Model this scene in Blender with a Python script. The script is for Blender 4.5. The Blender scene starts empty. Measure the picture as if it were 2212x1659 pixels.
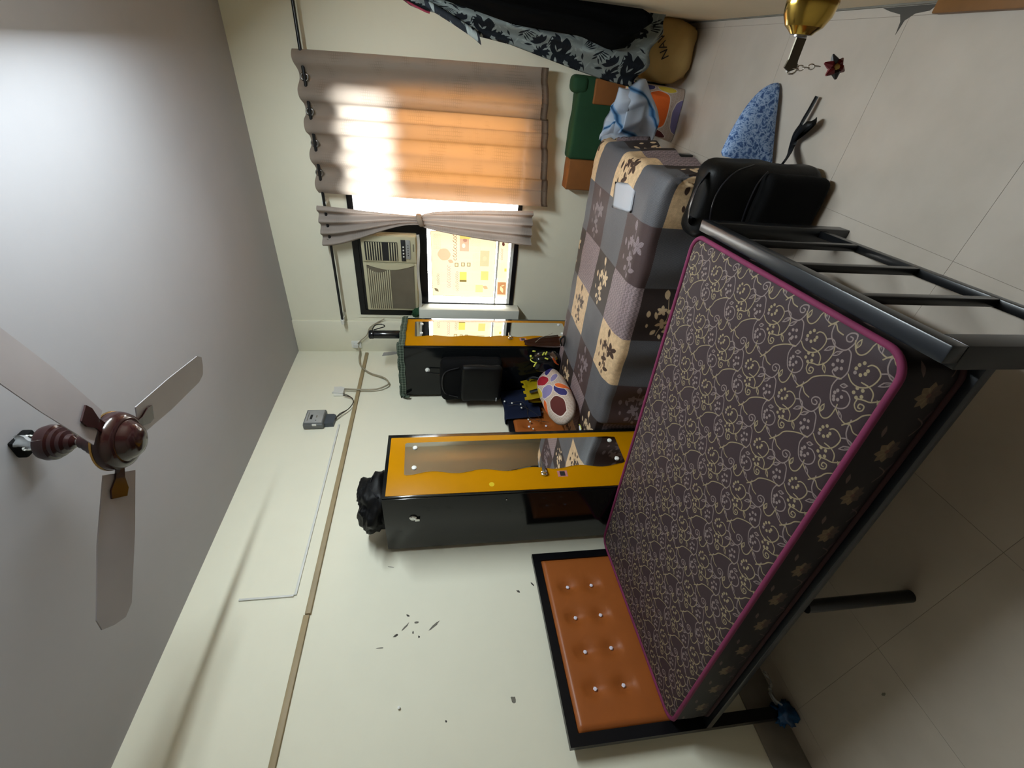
import bpy, bmesh, math, random
import numpy as np
from math import sin, cos, pi, sqrt, exp, radians, atan2
from mathutils import Vector, Matrix, noise

random.seed(4)
S = bpy.context.scene
COL = S.collection

# ------------------------------------------------------------------ camera, light, exposure
def cam_axes(yaw, pitch, roll):
    cy, sy, cp, sp = cos(yaw), sin(yaw), cos(pitch), sin(pitch)
    f = Vector((-sy * cp, cy * cp, -sp)); r = Vector((cy, sy, 0)); u = r.cross(f)
    cr, sr = cos(roll), sin(roll)
    return f, cr * r + sr * u, -sr * r + cr * u

CAM = Vector((2.3165, 0.0, 1.54))
_f, _r, _u = cam_axes(.6481, .1608, -.0094)
cd = bpy.data.cameras.new('camera'); cam = bpy.data.objects.new('camera', cd); COL.objects.link(cam)
ax = -_u; ay = _r; az = -_f          # the photograph was taken with the phone on its side
cam.matrix_world = Matrix(((ax.x, ay.x, az.x, CAM.x), (ax.y, ay.y, az.y, CAM.y), (ax.z, ay.z, az.z, CAM.z), (0, 0, 0, 1)))
cd.sensor_fit = 'HORIZONTAL'; cd.sensor_width = 36; cd.lens = 959.06 / 2212 * 36; cd.clip_start = .02
S.camera = cam

W, D, H = 2.563, 3.60, 2.793         # room: x 0..W, far wall y = D, ceiling z = H
YN = -.40                            # near wall

wld = bpy.data.worlds.new('overcast_sky'); S.world = wld; wld.use_nodes = True
bg = wld.node_tree.nodes['Background']; bg.inputs[0].default_value = (1.0, .97, .93, 1); bg.inputs[1].default_value = 32.0

def area(name, loc, rot, sx, sy, power, color, portal=False, spread=pi):
    l = bpy.data.lights.new(name, 'AREA'); l.shape = 'RECTANGLE'; l.size = sx; l.size_y = sy
    l.energy = power; l.color = color; l.spread = spread
    if portal: l.cycles.is_portal = True
    o = bpy.data.objects.new(name, l); COL.objects.link(o); o.location = loc; o.rotation_euler = rot
    return o
area('window_portal', (1.21, D + .16, 1.55), (radians(-90), 0, 0), 1.75, 1.4, 1, (1, 1, 1), True)
area('tube_light_glow', (2.478, 1.70, 2.455), (0, radians(55), 0), .05, 1.10, 53, (.855, .968, 1.015))      # the LED tube on the right wall
area('near_wall_fill', (1.85, YN + .02, 1.30), (radians(90), 0, 0), .9, 1.9, .2, (.86, .93, 1.0))  # faint fill lamp added in front of the near wall, which has no opening

S.view_settings.view_transform = 'Standard'; S.view_settings.look = 'None'
S.view_settings.exposure = 0.0; S.view_settings.gamma = 1.0
S.view_settings.use_curve_mapping = False
S.cycles.max_bounces = 10; S.cycles.diffuse_bounces = 6; S.cycles.transparent_max_bounces = 12
S.cycles.caustics_reflective = False; S.cycles.caustics_refractive = False

# ------------------------------------------------------------------ materials
def lin(c):
    return tuple((x / 12.92 if x <= .04045 else ((x + .055) / 1.055) ** 2.4) for x in [v / 255. for v in c])

class NT:
    def __init__(s, name):
        s.m = bpy.data.materials.new(name); s.m.use_nodes = True
        s.t = s.m.node_tree; s.b = s.t.nodes['Principled BSDF']; s.out = s.t.nodes['Material Output']
    def n(s, typ, **k):
        x = s.t.nodes.new(typ)
        for a, v in k.items(): setattr(x, a, v)
        return x
    def l(s, a, b): s.t.links.new(a, b)
    def coord(s, kind='Object', scale=(1, 1, 1), loc=(0, 0, 0), rot=(0, 0, 0)):
        c = s.n('ShaderNodeTexCoord'); mp = s.n('ShaderNodeMapping')
        mp.inputs['Scale'].default_value = scale; mp.inputs['Location'].default_value = loc; mp.inputs['Rotation'].default_value = rot
        s.l(c.outputs[kind], mp.inputs[0]); return mp.outputs[0]
    def noise(s, vec, scale, detail=3, rough=.5):
        x = s.n('ShaderNodeTexNoise'); x.inputs['Scale'].default_value = scale; x.inputs['Detail'].default_value = detail
        x.inputs['Roughness'].default_value = rough
        if vec: s.l(vec, x.inputs['Vector'])
        return x.outputs['Fac']
    def ramp(s, fac, stops):
        r = s.n('ShaderNodeValToRGB'); e = r.color_ramp.elements
        while len(e) < len(stops): e.new(.5)
        for i, (p, c) in enumerate(stops): e[i].position = p; e[i].color = (*c, 1)
        s.l(fac, r.inputs[0]); return r.outputs[0]
    def bump(s, h, strength=.2, dist=.002):
        b = s.n('ShaderNodeBump'); b.inputs['Strength'].default_value = strength; b.inputs['Distance'].default_value = dist
        s.l(h, b.inputs['Height']); s.l(b.outputs[0], s.b.inputs['Normal'])
    def base(s, sock): s.l(sock, s.b.inputs['Base Color'])
    def setp(s, rough=.6, metal=0, spec=.5, sheen=0, coat=0):
        s.b.inputs['Roughness'].default_value = rough; s.b.inputs['Metallic'].default_value = metal
        s.b.inputs['Specular IOR Level'].default_value = spec
        s.b.inputs['Sheen Weight'].default_value = sheen; s.b.inputs['Coat Weight'].default_value = coat

def M(name, rgb, rough=.6, metal=0, var=.12, scale=8, bump=0, bscale=120, spec=.5, sheen=0, coat=0, lincol=None):
    """plain material with a procedural mottling of its own colour"""
    t = NT(name); t.setp(rough, metal, spec, sheen, coat)
    c = lincol or lin(rgb)
    v = t.coord('Object')
    f = t.noise(v, scale, 4)
    t.base(t.ramp(f, [(.25, tuple(x * (1 - var) for x in c)), (.75, tuple(min(1, x * (1 + var)) for x in c))]))
    if bump: t.bump(t.noise(v, bscale, 3), bump, .002)
    return t.m

MT = {}
def mk(k, *a, **kw): MT[k] = M(k, *a, **kw)

def wall_mat(name, c, dirt):
    t = NT(name); t.setp(.75, 0, .3)
    v = t.coord('Object'); f = t.noise(v, 1.3, 6, .6); g = t.noise(v, 9, 5, .65)
    mx = t.n('ShaderNodeMath', operation='MULTIPLY_ADD'); mx.inputs[1].default_value = .35; t.l(g, mx.inputs[0]); t.l(f, mx.inputs[2])
    t.base(t.ramp(mx.outputs[0], [(.4, tuple(x * (1 - dirt) for x in c)), (.85, c)]))
    t.bump(t.noise(v, 60, 4), .06, .002)
    return t.m
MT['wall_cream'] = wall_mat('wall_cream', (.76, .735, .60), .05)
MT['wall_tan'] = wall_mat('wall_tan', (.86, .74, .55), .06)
MT['wall_dim'] = wall_mat('wall_dim', (.38, .34, .27), .08)  # unseen near wall, colour darkened to cut bounced light under the bed
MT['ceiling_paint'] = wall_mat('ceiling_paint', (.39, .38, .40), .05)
MT['plaster_box'] = wall_mat('plaster_box', (.68, .68, .60), .05)

t = NT('floor_tile'); t.setp(.32, 0, .45)
v = t.coord('Object'); f = t.noise(v, 3.0, 6, .6)
t.base(t.ramp(f, [(.3, (.43, .378, .322)), (.7, (.51, .449, .388))]))
t.l(t.ramp(t.noise(v, 7, 4), [(.3, (.28,) * 3), (.7, (.42,) * 3)]), t.b.inputs['Roughness'])
MT['floor_tile'] = t.m
mk('grout', (128, 118, 106), .9)
mk('skirting', (120, 114, 106), .4, var=.2)
mk('casing', (150, 132, 98), .55)
mk('white_pvc', (205, 205, 200), .5, var=.06)
mk('black_metal', (17, 18, 20), .28, var=.1, spec=.5)
mk('frame_black', (15, 15, 18), .3, var=.15, spec=.3)
mk('rail_metal', (25, 29, 35), .30, var=.12, spec=.5)
mk('edge_grey', (84, 84, 82), .55)
mk('black_gloss', (15, 17, 18), .11, var=.06, spec=.32)
mk('yellow_laminate', (176, 119, 2), .34, var=.05, spec=.06)
mk('chrome', (205, 205, 205), .12, 1, var=.03)
mk('orange_vinyl', (150, 82, 34), .42, var=.06, bump=.05, bscale=250, spec=.4)
mk('maroon_enamel', (44, 20, 20), .16, var=.1, spec=.6)
mk('blade_enamel', (150, 144, 147), .4, var=.05)
mk('gold', (190, 150, 80), .25, 1, var=.05)
mk('brass', (182, 150, 70), .16, 1, var=.08)
mk('steel', (150, 148, 145), .3, 1, var=.08)
mk('key_metal', (96, 90, 80), .3, 1)
mk('ac_plastic', (186, 180, 150), .45, var=.04)
mk('ac_dark', (26, 26, 28), .5)
mk('ac_grey', (150, 150, 148), .45)
mk('ac_filter', (104, 96, 80), .8)
mk('white_plastic', (222, 222, 216), .4, var=.05)
mk('meter_grey', (96, 98, 98), .35)
mk('meter_dark', (64, 70, 78), .45)
mk('cable_grey', (150, 140, 118), .5)
mk('cable_dark', (52, 46, 38), .5)
mk('black_cloth', (8, 8, 9), .85, var=.3, bump=.3, bscale=200, spec=.15)
mk('black_nylon', (7, 7, 8), .5, var=.25, bump=.25, bscale=160, spec=.22)
mk('strap_shine', (30, 30, 34), .28, var=.2)
mk('black_bottle', (14, 16, 19), .15)
mk('navy_cloth', (22, 34, 66), .9, var=.12, bump=.15, bscale=200)
mk('yellow_bag', (196, 170, 14), .5, var=.12)
mk('neon', (200, 205, 80), .6)
mk('paper_white', (226, 228, 236), .7, var=.02)
mk('green_canvas', (20, 62, 32), .85, var=.15, bump=.15, bscale=220)
mk('brown_canvas', (130, 78, 30), .8, var=.12, bump=.15, bscale=220)
mk('sack_yellow', (176, 146, 88), .75, var=.12, bump=.2, bscale=90)
mk('ink', (40, 30, 24), .8)
mk('magenta', (108, 28, 68), .8, var=.15, bump=.2, bscale=400)
mk('pink_tape', (150, 50, 72), .7)
mk('brown_gloss', (72, 40, 26), .2, var=.25)
mk('brown_wood', (118, 80, 42), .5, var=.2)
mk('blue_plastic', (16, 70, 120), .15, var=.5, scale=30)
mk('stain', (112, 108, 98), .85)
mk('dark_mark', (70, 66, 60), .85)
mk('peel', (150, 148, 146), .9, var=.1)
mk('crystal', (226, 222, 236), .08, 0, var=.02)
mk('white_cap', (226, 226, 222), .15)
mk('sticker_pink', (170, 110, 110), .5)
mk('dark_red', (96, 22, 30), .4, var=.3)
mk('wine_piping', (46, 12, 20), .85)
mk('jute', (188, 160, 90), .8)
mk('bed_board', (70, 52, 40), .7)
mk('grey_dust', (70, 70, 72), .9)
mk('sponge_white', (225, 222, 215), .8)

def image_mat(name, img, kind='UV', scale=(1, 1, 1), loc=(0, 0, 0), rough=.8, spec=.3, bump=0, bscale=300, sheen=0):
    t = NT(name); t.setp(rough, 0, spec, sheen)
    x = t.n('ShaderNodeTexImage', image=img, extension='REPEAT', interpolation='Cubic')
    t.l(t.coord(kind, scale, loc), x.inputs[0]); t.base(x.outputs[0])
    if bump: t.bump(t.noise(t.coord('Object'), bscale, 2), bump, .001)
    return t.m

# ------------------------------------------------------------------ print painter (patterns are computed here, nothing is loaded)
class Cv:
    def __init__(s, w, h, bg, wrap=False):
        s.w, s.h, s.wrap = w, h, wrap
        s.a = np.empty((h, w, 3), np.float32); s.a[:] = np.array(bg, np.float32) / 255
    def _put(s, mask_fn, x0, y0, x1, y1, col, al=1.):
        x0 = int(math.floor(x0)) - 2; y0 = int(math.floor(y0)) - 2; x1 = int(math.ceil(x1)) + 2; y1 = int(math.ceil(y1)) + 2
        if not s.wrap:
            x0 = max(0, x0); y0 = max(0, y0); x1 = min(s.w - 1, x1); y1 = min(s.h - 1, y1)
        if x1 < x0 or y1 < y0: return
        X, Y = np.meshgrid(np.arange(x0, x1 + 1, dtype=np.float32), np.arange(y0, y1 + 1, dtype=np.float32))
        m = np.clip(mask_fn(X, Y), 0, 1)[..., None] * al
        ix = np.arange(x0, x1 + 1); iy = np.arange(y0, y1 + 1)
        if s.wrap: ix = ix % s.w; iy = iy % s.h
        g = np.ix_(iy, ix)
        s.a[g] = s.a[g] * (1 - m) + m * (np.array(col, np.float32) / 255)
    def line(s, pts, wd, col, al=1.):
        P = np.array(pts, np.float32); r = wd / 2
        def f(X, Y):
            d = np.full(X.shape, 1e9, np.float32)
            for a, b in zip(P[:-1], P[1:]):
                ab = b - a; L = float(ab @ ab) + 1e-9
                tt = np.clip(((X - a[0]) * ab[0] + (Y - a[1]) * ab[1]) / L, 0, 1)
                d = np.minimum(d, np.hypot(X - a[0] - tt * ab[0], Y - a[1] - tt * ab[1]))
            return r - d + .5
        s._put(f, P[:, 0].min() - r, P[:, 1].min() - r, P[:, 0].max() + r, P[:, 1].max() + r, col, al)
    def leaf(s, x, y, ln, wd, ang, col, al=1., blunt=1.0):
        c, q = cos(ang), sin(ang); R = max(ln, wd) / 2 + 1
        def f(X, Y):
            U = (X - x) * c + (Y - y) * q; V = -(X - x) * q + (Y - y) * c
            k = np.clip(1 - np.abs(U / (ln / 2)) ** (1.6 * blunt), 0, 1)
            return (wd / 2) * k - np.abs(V) + .5 * (np.abs(U) < ln / 2)
        s._put(f, x - R, y - R, x + R, y + R, col, al)
    def ell(s, x, y, rx, ry, ang, col, al=1.):
        c, q = cos(ang), sin(ang); R = max(rx, ry) + 1
        def f(X, Y):
            U = ((X - x) * c + (Y - y) * q) / rx; V = (-(X - x) * q + (Y - y) * c) / ry
            return (1 - np.hypot(U, V)) * min(rx, ry) + .5
        s._put(f, x - R, y - R, x + R, y + R, col, al)
    def rect(s, x0, y0, x1, y1, col, al=1.):
        s._put(lambda X, Y: ((X >= x0) & (X <= x1) & (Y >= y0) & (Y <= y1)).astype(np.float32), x0, y0, x1, y1, col, al)
    def img(s, name, grain=0):
        a = s.a
        if grain: a = a * (1 + grain * (np.random.RandomState(3).rand(s.h, s.w, 1).astype(np.float32) - .5))
        px = np.ones((s.h, s.w, 4), np.float32); px[..., :3] = np.clip(a, 0, 1)
        im = bpy.data.images.new(name, s.w, s.h); im.pixels.foreach_set(px.ravel()); im.update(); im.pack()
        return im

def spline(pts, n=6, closed=False):
    out = []; P = [np.array(p, float) for p in pts]; N = len(P)
    for i in range(N - 1):
        a = P[max(i - 1, 0)]; b = P[i]; c = P[i + 1]; d = P[min(i + 2, N - 1)]
        for k in range(n):
            u = k / n
            out.append(.5 * ((2 * b) + (c - a) * u + (2 * a - 5 * b + 4 * c - d) * u * u + (3 * b - a - 3 * c + d) * u ** 3))
    out.append(P[-1]); return out

# mattress damask: scrolls, small flowers, leaves (tile .162 m across the bed by .180 m along it)
TX, TY = .180, .162
cv = Cv(600, 540, (54, 43, 46), True)
KX, KY = 600 / TX, 540 / TY
def mloc(p):          # a sketch pixel -> tile pixels
    a, b = p
    return ((1.7975 - .0001015 * 0 + 0) * 0, 0)
_q = [(580, 500, 1.775, .308), (1290, 920, 1.777, .146), (440, 1240, 1.65, .264), (280, 1500, 1.59, .27), (930, 1440, 1.674, .157), (700, 1190, 1.686, .22)]
_A = np.array([[a, b, 1] for a, b, _, _ in _q]); _mx = np.linalg.lstsq(_A, np.array([q[2] for q in _q]), rcond=None)[0]; _my = np.linalg.lstsq(_A, np.array([q[3] for q in _q]), rcond=None)[0]
def mp_(p): return ((p[0] * _mx[0] + p[1] * _mx[1] + _mx[2]) * KX, (p[0] * _my[0] + p[1] * _my[1] + _my[2]) * KY)
SCR = [
 [(1090, 660), (1040, 780), (1025, 880), (1060, 1000), (1130, 1060), (1220, 1080), (1310, 1010), (1350, 920), (1330, 870), (1270, 860), (1220, 900), (1230, 960), (1280, 970), (1300, 930), (1270, 905)],
 [(1330, 960), (1340, 1080), (1380, 1140), (1440, 1140), (1500, 1090), (1560, 990), (1585, 930)],
 [(1570, 1000), (1610, 1090), (1680, 1170), (1750, 1180), (1780, 1270), (1850, 1330)],
 [(1250, 1070), (1285, 1130), (1270, 1260), (1240, 1380), (1150, 1470), (1090, 1450), (1040, 1380), (1060, 1340)],
 [(1250, 1400), (1290, 1500), (1370, 1560), (1480, 1560), (1570, 1500), (1630, 1400), (1600, 1310), (1540, 1275), (1490, 1290)],
 [(1640, 1380), (1710, 1380), (1750, 1430), (1730, 1500), (1680, 1530), (1660, 1490)],
 [(1160, 1470), (1040, 1440), (900, 1440), (760, 1470), (660, 1550), (500, 1640)],
 [(1070, 1040), (1040, 1140), (950, 1250), (840, 1290), (760, 1270), (690, 1260)],
 [(740, 1045), (830, 1100), (870, 1180), (850, 1270)],
 [(690, 1265), (655, 1340), (680, 1415), (740, 1410), (765, 1350), (720, 1325), (695, 1370), (720, 1385)],
 [(450, 1000), (360, 1120), (340, 1300), (380, 1390), (470, 1420), (560, 1380), (600, 1280), (560, 1190), (500, 1170)],
]
DA, DB = (132, 119, 94), (120, 107, 104)
def dcol(p):
    return DA if (int((p[0] - p[1] * .6) / 260) % 2 == 0) else DB
for c in SCR:
    q = spline([mp_(p) for p in c], 5)
    cv.line(q, 11, dcol(c[len(c) // 2]))
for bl in [(1110, 1220), (1170, 1230), (1050, 1280), (1080, 1350), (1160, 1330), (1100, 1330), (1450, 1250), (1390, 1275), (1350, 1320), (1335, 1375), (1400, 1405), (1460, 1390), (1490, 1350),
           (690, 1120), (755, 1150), (645, 1180), (740, 1230), (675, 1245), (440, 1175), (400, 1205), (385, 1260), (385, 1305), (440, 1300), (490, 1260)]:
    x, y = mp_(bl); cv.ell(x, y, 15, 15, 0, dcol(bl))
def leafo(a, b, wd):
    (x0, y0), (x1, y1) = mp_(a), mp_(b); L = math.hypot(x1 - x0, y1 - y0); an = atan2(y1 - y0, x1 - x0)
    cv.leaf((x0 + x1) / 2, (y0 + y1) / 2, L, wd, an, dcol(a)); cv.leaf((x0 + x1) / 2, (y0 + y1) / 2, L * .62, wd * .5, an, (54, 43, 46)); cv.line([(x0, y0), ((x0 + x1) / 2, (y0 + y1) / 2)], 4, dcol(a))
leafo((1340, 1070), (1410, 935), 40); leafo((1080, 1025), (915, 1085), 36); leafo((905, 1255), (935, 1410), 36); leafo((1250, 1560), (1140, 1560), 40); leafo((1860, 1550), (1700, 1610), 36); leafo((450, 1440), (490, 1580), 34)
MT['damask'] = image_mat('damask', cv.img('damask_print', .25), 'Object', (1 / TX, 1 / TY, 1), rough=.6, spec=.16, bump=.08)

# mattress side satin: blurred flowers
cv = Cv(900, 320, (22, 14, 15), True); rr = random.Random(7)
for k in range(3):
    cx = 150 + 300 * k + rr.uniform(-20, 20); cy = 160 + rr.uniform(-40, 40)
    for j in range(8):
        a = j * pi / 4 + .2; cv.leaf(cx + 40 * cos(a), cy + 34 * sin(a), 62, 40, a, (116, 98, 74) if j < 5 else (70, 54, 46), .85)
    cv.ell(cx, cy, 12, 12, 0, (90, 60, 50)); cv.leaf(cx + 120, cy + 90, 70, 22, .2, (118, 96, 90), .7); cv.leaf(cx - 110, cy - 80, 80, 18, 2.8, (70, 50, 56), .7)
    cv.line(spline([(cx + 90, cy - 60), (cx + 150, cy - 90), (cx + 190, cy - 40)], 6), 7, (120, 100, 90), .6)
MT['satin_flower'] = image_mat('satin_flower', cv.img('satin_print', .2), 'UV', rough=.5, spec=.2)

# printed patchwork sheet: six cells by two cells, periodic
CE = 230
G_, B_, D_, N_, K_ = 0, 1, 2, 3, 4
ODD = [N_, G_, B_, K_, D_, G_]; EVEN = [K_, D_, G_, N_, G_, B_]
cv = Cv(CE * 6, CE * 2, (84, 84, 88))
yy, xx = np.mgrid[0:CE, 0:CE].astype(np.float32)
rs = np.random.RandomState(5)
def cellbase(k):
    if k == G_:
        z = ((xx + yy * 2) % 9 < 4); b = np.where(z[..., None], [112, 109, 112], [56, 57, 62])
        return b
    if k == B_: b = np.array([196, 166, 130]) + np.zeros((CE, CE, 1)); n = rs.rand(CE // 10 + 1, CE // 10 + 1).repeat(10, 0).repeat(10, 1)[:CE, :CE]; return b * (.93 + .1 * n[..., None])
    if k == D_: return np.array([64, 48, 48]) + np.zeros((CE, CE, 1))
    if k == N_: return np.array([48, 38, 36]) + np.zeros((CE, CE, 1))
    z = (np.sin(xx * .55) * np.sin(yy * .34 + np.sin(xx * .27) * 2)); n = rs.rand(CE, CE)
    return np.array([122, 106, 108]) * (1 + .22 * z[..., None] + .35 * (n[..., None] - .5))
def spray(ox, oy, col, rib=False):
    def P(u, v): return ox + u * CE, oy + v * CE
    def lf(u, v, l, w, a): x, y = P(u, v); cv.leaf(x, y, l * CE, w * CE, a, col, 1, 1.5)
    cv.line(spline([P(.93, .52), P(.7, .5), P(.45, .47), (P(.1, .55))], 6), 3.0, col)
    lf(.9, .55, .17, .10, 0.1)
    for j in range(5):
        a = j * 2 * pi / 5 + .3; lf(.62 + .085 * cos(a), .36 + .085 * sin(a), .16, .085, a)
    for j in range(5):
        a = j * 2 * pi / 5; lf(.63 + .05 * cos(a), .6 + .05 * sin(a), .10, .06, a)
    lf(.55, .82, .14, .075, .2); lf(.53, .68, .17, .06, .4); lf(.30, .78, .10, .05, .2)
    for j in range(4):
        a = j * pi / 2 + .4; lf(.36 + .065 * cos(a), .52 + .06 * sin(a), .13, .075, a)
    lf(.2, .38, .18, .08, 1.9); lf(.16, .62, .13, .085, -.7); lf(.27, .42, .13, .05, .2); lf(.08, .48, .1, .06, .3)
    if rib:
        for k in range(0, CE, 5): cv.rect(ox + k, oy, ox + k + 1, oy + CE - 1, (60, 46, 46), .45)
for row, pat in ((0, EVEN), (1, ODD)):
    for c_, k in enumerate(pat):
        cv.a[row * CE:(row + 1) * CE, c_ * CE:(c_ + 1) * CE] = np.clip(cellbase(k), 0, 255) / 255
        if k == B_: spray(c_ * CE, row * CE, (58, 40, 32))
        if k == N_: spray(c_ * CE, row * CE, (198, 172, 138))
        if k == D_: spray(c_ * CE, row * CE, (128, 114, 118), True)
MT['patch_sheet'] = image_mat('patch_sheet', cv.img('patchwork_print', .18), 'UV', rough=.62, spec=.35, bump=.25, bscale=420)

# large leaf print used on a pillow and a cloth bag
cv = Cv(620, 620, (176, 158, 146), True)
for i in range(0, 620, 31):
    for j in range(0, 620, 31):
        cv.leaf(i + (15 if (j // 31) % 2 else 0), j, 26, 20, .5, (160, 140, 124), .9); cv.leaf(i + (15 if (j // 31) % 2 else 0), j, 14, 10, .5, (188, 170, 156), .8)
for x, y, l, w, a, c in [(110, 120, 230, 150, .9, (142, 12, 34)), (330, 180, 220, 170, 1.4, (120, 112, 152)), (520, 100, 200, 140, .4, (44, 40, 98)), (140, 400, 190, 190, .6, (78, 30, 28)),
                         (360, 430, 240, 200, .2, (206, 92, 32)), (540, 380, 180, 120, 1.2, (196, 172, 62)), (270, 590, 170, 90, .3, (204, 96, 40)), (520, 560, 160, 120, 2.2, (70, 70, 120))]:
    cv.leaf(x, y, l + 16, w + 16, a, (204, 190, 180), 1, 2.0); cv.leaf(x, y, l, w, a, c, 1, 2.0)
MT['leaf_print'] = image_mat('leaf_print', cv.img('leaf_print_px', .12), 'UV', rough=.85)

cv = Cv(760, 420, (178, 162, 150))
for i in range(0, 760, 24):
    for j in range(0, 420, 24):
        cv.leaf(i + (12 if (j // 24) % 2 else 0), j, 20, 15, .5, (158, 138, 124), .9); cv.leaf(i + (12 if (j // 24) % 2 else 0), j, 10, 7, .5, (190, 172, 160), .8)
for x, y, l, w, a, c in [(530, 235, 215, 120, .75, (140, 10, 34)), (360, 235, 200, 140, 1.3, (122, 114, 156)), (150, 200, 190, 170, .6, (80, 32, 28)), (640, 120, 180, 90, -.4, (44, 40, 98)), (455, 345, 150, 70, .2, (190, 166, 58)),
                         (270, 90, 160, 90, .3, (44, 40, 96)), (330, 60, 110, 60, .9, (206, 96, 40)), (660, 300, 110, 60, .3, (86, 90, 140)), (250, 360, 150, 70, 2.6, (206, 92, 32)), (720, 190, 90, 60, .2, (208, 100, 44)), (470, 90, 130, 60, 2.4, (120, 112, 152))]:
    cv.leaf(x, y, l + 14, w + 14, a, (204, 190, 180), 1, 2.0); cv.leaf(x, y, l, w, a, c, 1, 2.0)
MT['pillow_print'] = image_mat('pillow_print', cv.img('pillow_print_px', .12), 'UV', rough=.85)

# black and pale botanical dress print
cv = Cv(560, 560, (150, 158, 156), True); rr = random.Random(11)
for k in range(34):
    x, y = rr.uniform(0, 560), rr.uniform(0, 560); a0 = rr.uniform(0, 6.3)
    if k % 2 == 0:
        cv.leaf(x, y, rr.uniform(120, 190), rr.uniform(70, 110), a0, (166, 176, 174) if k % 4 else (30, 34, 40), 1, 1.6)
        for j in range(-2, 3):
            cv.leaf(x + 16 * j * -sin(a0), y + 16 * j * cos(a0), rr.uniform(60, 100), 9, a0 + j * .16, (36, 40, 48))
    else:
        for j in range(5):
            a = a0 + (j - 2) * .5; cv.leaf(x + 34 * cos(a), y + 34 * sin(a), 80, 32, a, (34, 38, 46) if k % 3 else (150, 158, 156))
for k in range(110):
    cv.leaf(rr.uniform(0, 560), rr.uniform(0, 560), rr.uniform(34, 80), rr.uniform(10, 22), rr.uniform(0, 6.3), (170, 178, 176) if k % 2 else (30, 34, 40))
MT['botanical'] = image_mat('botanical', cv.img('botanical_print', .1), 'UV', rough=.8)

# check cloth
cv = Cv(64, 64, (52, 66, 54), True)
cv.rect(0, 0, 63, 18, (120, 128, 116), .55); cv.rect(0, 0, 18, 63, (120, 128, 116), .55); cv.rect(40, 0, 46, 63, (30, 38, 32), .5); cv.rect(0, 40, 63, 46, (30, 38, 32), .5)
MT['check_cloth'] = image_mat('check_cloth', cv.img('check_print', .1), 'UV', (22, 22, 1), rough=.9)

# newspaper pages (squiggles for the unreadable script, pale colour pictures)
def newspaper(name, w, h, seed, big):
    r = random.Random(seed); c = Cv(w, h, (236, 213, 176))
    def text(x0, y0, x1, y1, col, al, step=9):
        y = y0
        while y < y1:
            x = x0
            while x < x1:
                ww = r.uniform(4, 18); c.rect(x, y, min(x + ww, x1), y + 3, col, al * r.uniform(.5, 1)); x += ww + 4
            y += step
    def glyphs(x0, y, x1, sz, col, wd):
        x = x0
        while x < x1:
            k = r.randint(0, 2); a = r.uniform(.6, 2)
            c.line([(x + sz * .4 * cos(a + q * .7), y + sz * .45 * sin(a + q * .7)) for q in range(7 + k)], wd, col, .8)
            if k == 1: c.line([(x - sz * .2, y + sz * .5), (x + sz * .3, y + sz * .75)], wd * .8, col, .8)
            x += sz * .95
    if big:
        for bx0 in range(5): text(w * (.04 + .19 * bx0), h * .04, w * (.20 + .19 * bx0), h * .97, (176, 158, 130), .22, 8)
        c.leaf(w * .66, h * .80, 130, 120, .6, (222, 160, 128), .75, 2.2); c.leaf(w * .56, h * .70, 60, 40, 1.2, (214, 142, 112), .7)
        glyphs(w * .16, h * .73, w * .52, 30, (206, 140, 132), 5); glyphs(w * .6, h * .63, w * .98, 32, (150, 112, 84), 6)
        glyphs(w * .2, h * .90, w * .36, 22, (150, 136, 120), 4); c.leaf(w * .10, h * .93, 60, 30, .8, (100, 88, 66), .9)
        c.rect(w * .72, h * .42, w * .94, h * .56, (196, 160, 134), .9); c.ell(w * .80, h * .50, 24, 16, 0, (240, 214, 186)); c.ell(w * .88, h * .48, 18, 20, 0, (170, 122, 104), .8)
        c.rect(w * .9, h * .4, w * .98, h * .56, (224, 196, 96), .8)
        for x, y in ((.48, .58), (.49, .48), (.49, .39)): c.rect(w * x, h * y, w * x + 40, h * y + 36, (120, 98, 60), .8); c.rect(w * x + 8, h * y + 8, w * x + 34, h * y + 30, (232, 204, 160))
        c.rect(w * .24, h * .45, w * .40, h * .56, (220, 190, 80), .8); c.rect(w * .24, h * .45, w * .27, h * .56, (100, 86, 50), .8)
        c.rect(w * .5, h * .10, w * .74, h * .24, (176, 168, 128), .7); c.ell(w * .62, h * .17, 26, 20, 0, (206, 188, 150)); c.rect(w * .28, h * .1, w * .42, h * .22, (222, 182, 90), .7)
        c.leaf(w * .16, h * .14, 60, 40, 1.1, (216, 150, 110), .8); c.rect(w * .08, h * .18, w * .2, h * .3, (226, 200, 110), .6)
        text(w * .72, h * .24, w * .95, h * .40, (150, 136, 112), .35); text(w * .44, h * .24, w * .7, h * .36, (150, 136, 112), .3); text(w * .1, h * .32, w * .22, h * .66, (150, 136, 112), .3)
        text(w * .74, h * .85, w * .96, h * .96, (190, 130, 110), .4); glyphs(w * .10, h * .60, w * .4, 24, (150, 130, 110), 4)
        c.line([(4, 4), (w - 4, 4), (w - 4, h - 4), (4, h - 4), (4, 4)], 4, (170, 130, 86), .7)
    else:
        c.rect(w * .04, h * .1, w * .26, h * .92, (160, 100, 60), .8); c.leaf(w * .13, h * .5, 90, 40, .4, (232, 200, 150)); c.leaf(w * .2, h * .4, 50, 16, 1.9, (228, 190, 140))
        text(w * .34, h * .2, w * .6, h * .9, (170, 146, 120), .35); c.ell(w * .9, h * .5, 22, 16, .2, (90, 54, 44)); glyphs(w * .66, h * .6, w * .85, 24, (180, 130, 110), 4); c.rect(w * .45, h * .1, w * .5, h * .3, (216, 180, 70), .8)
    return c.img(name, .06)
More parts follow.
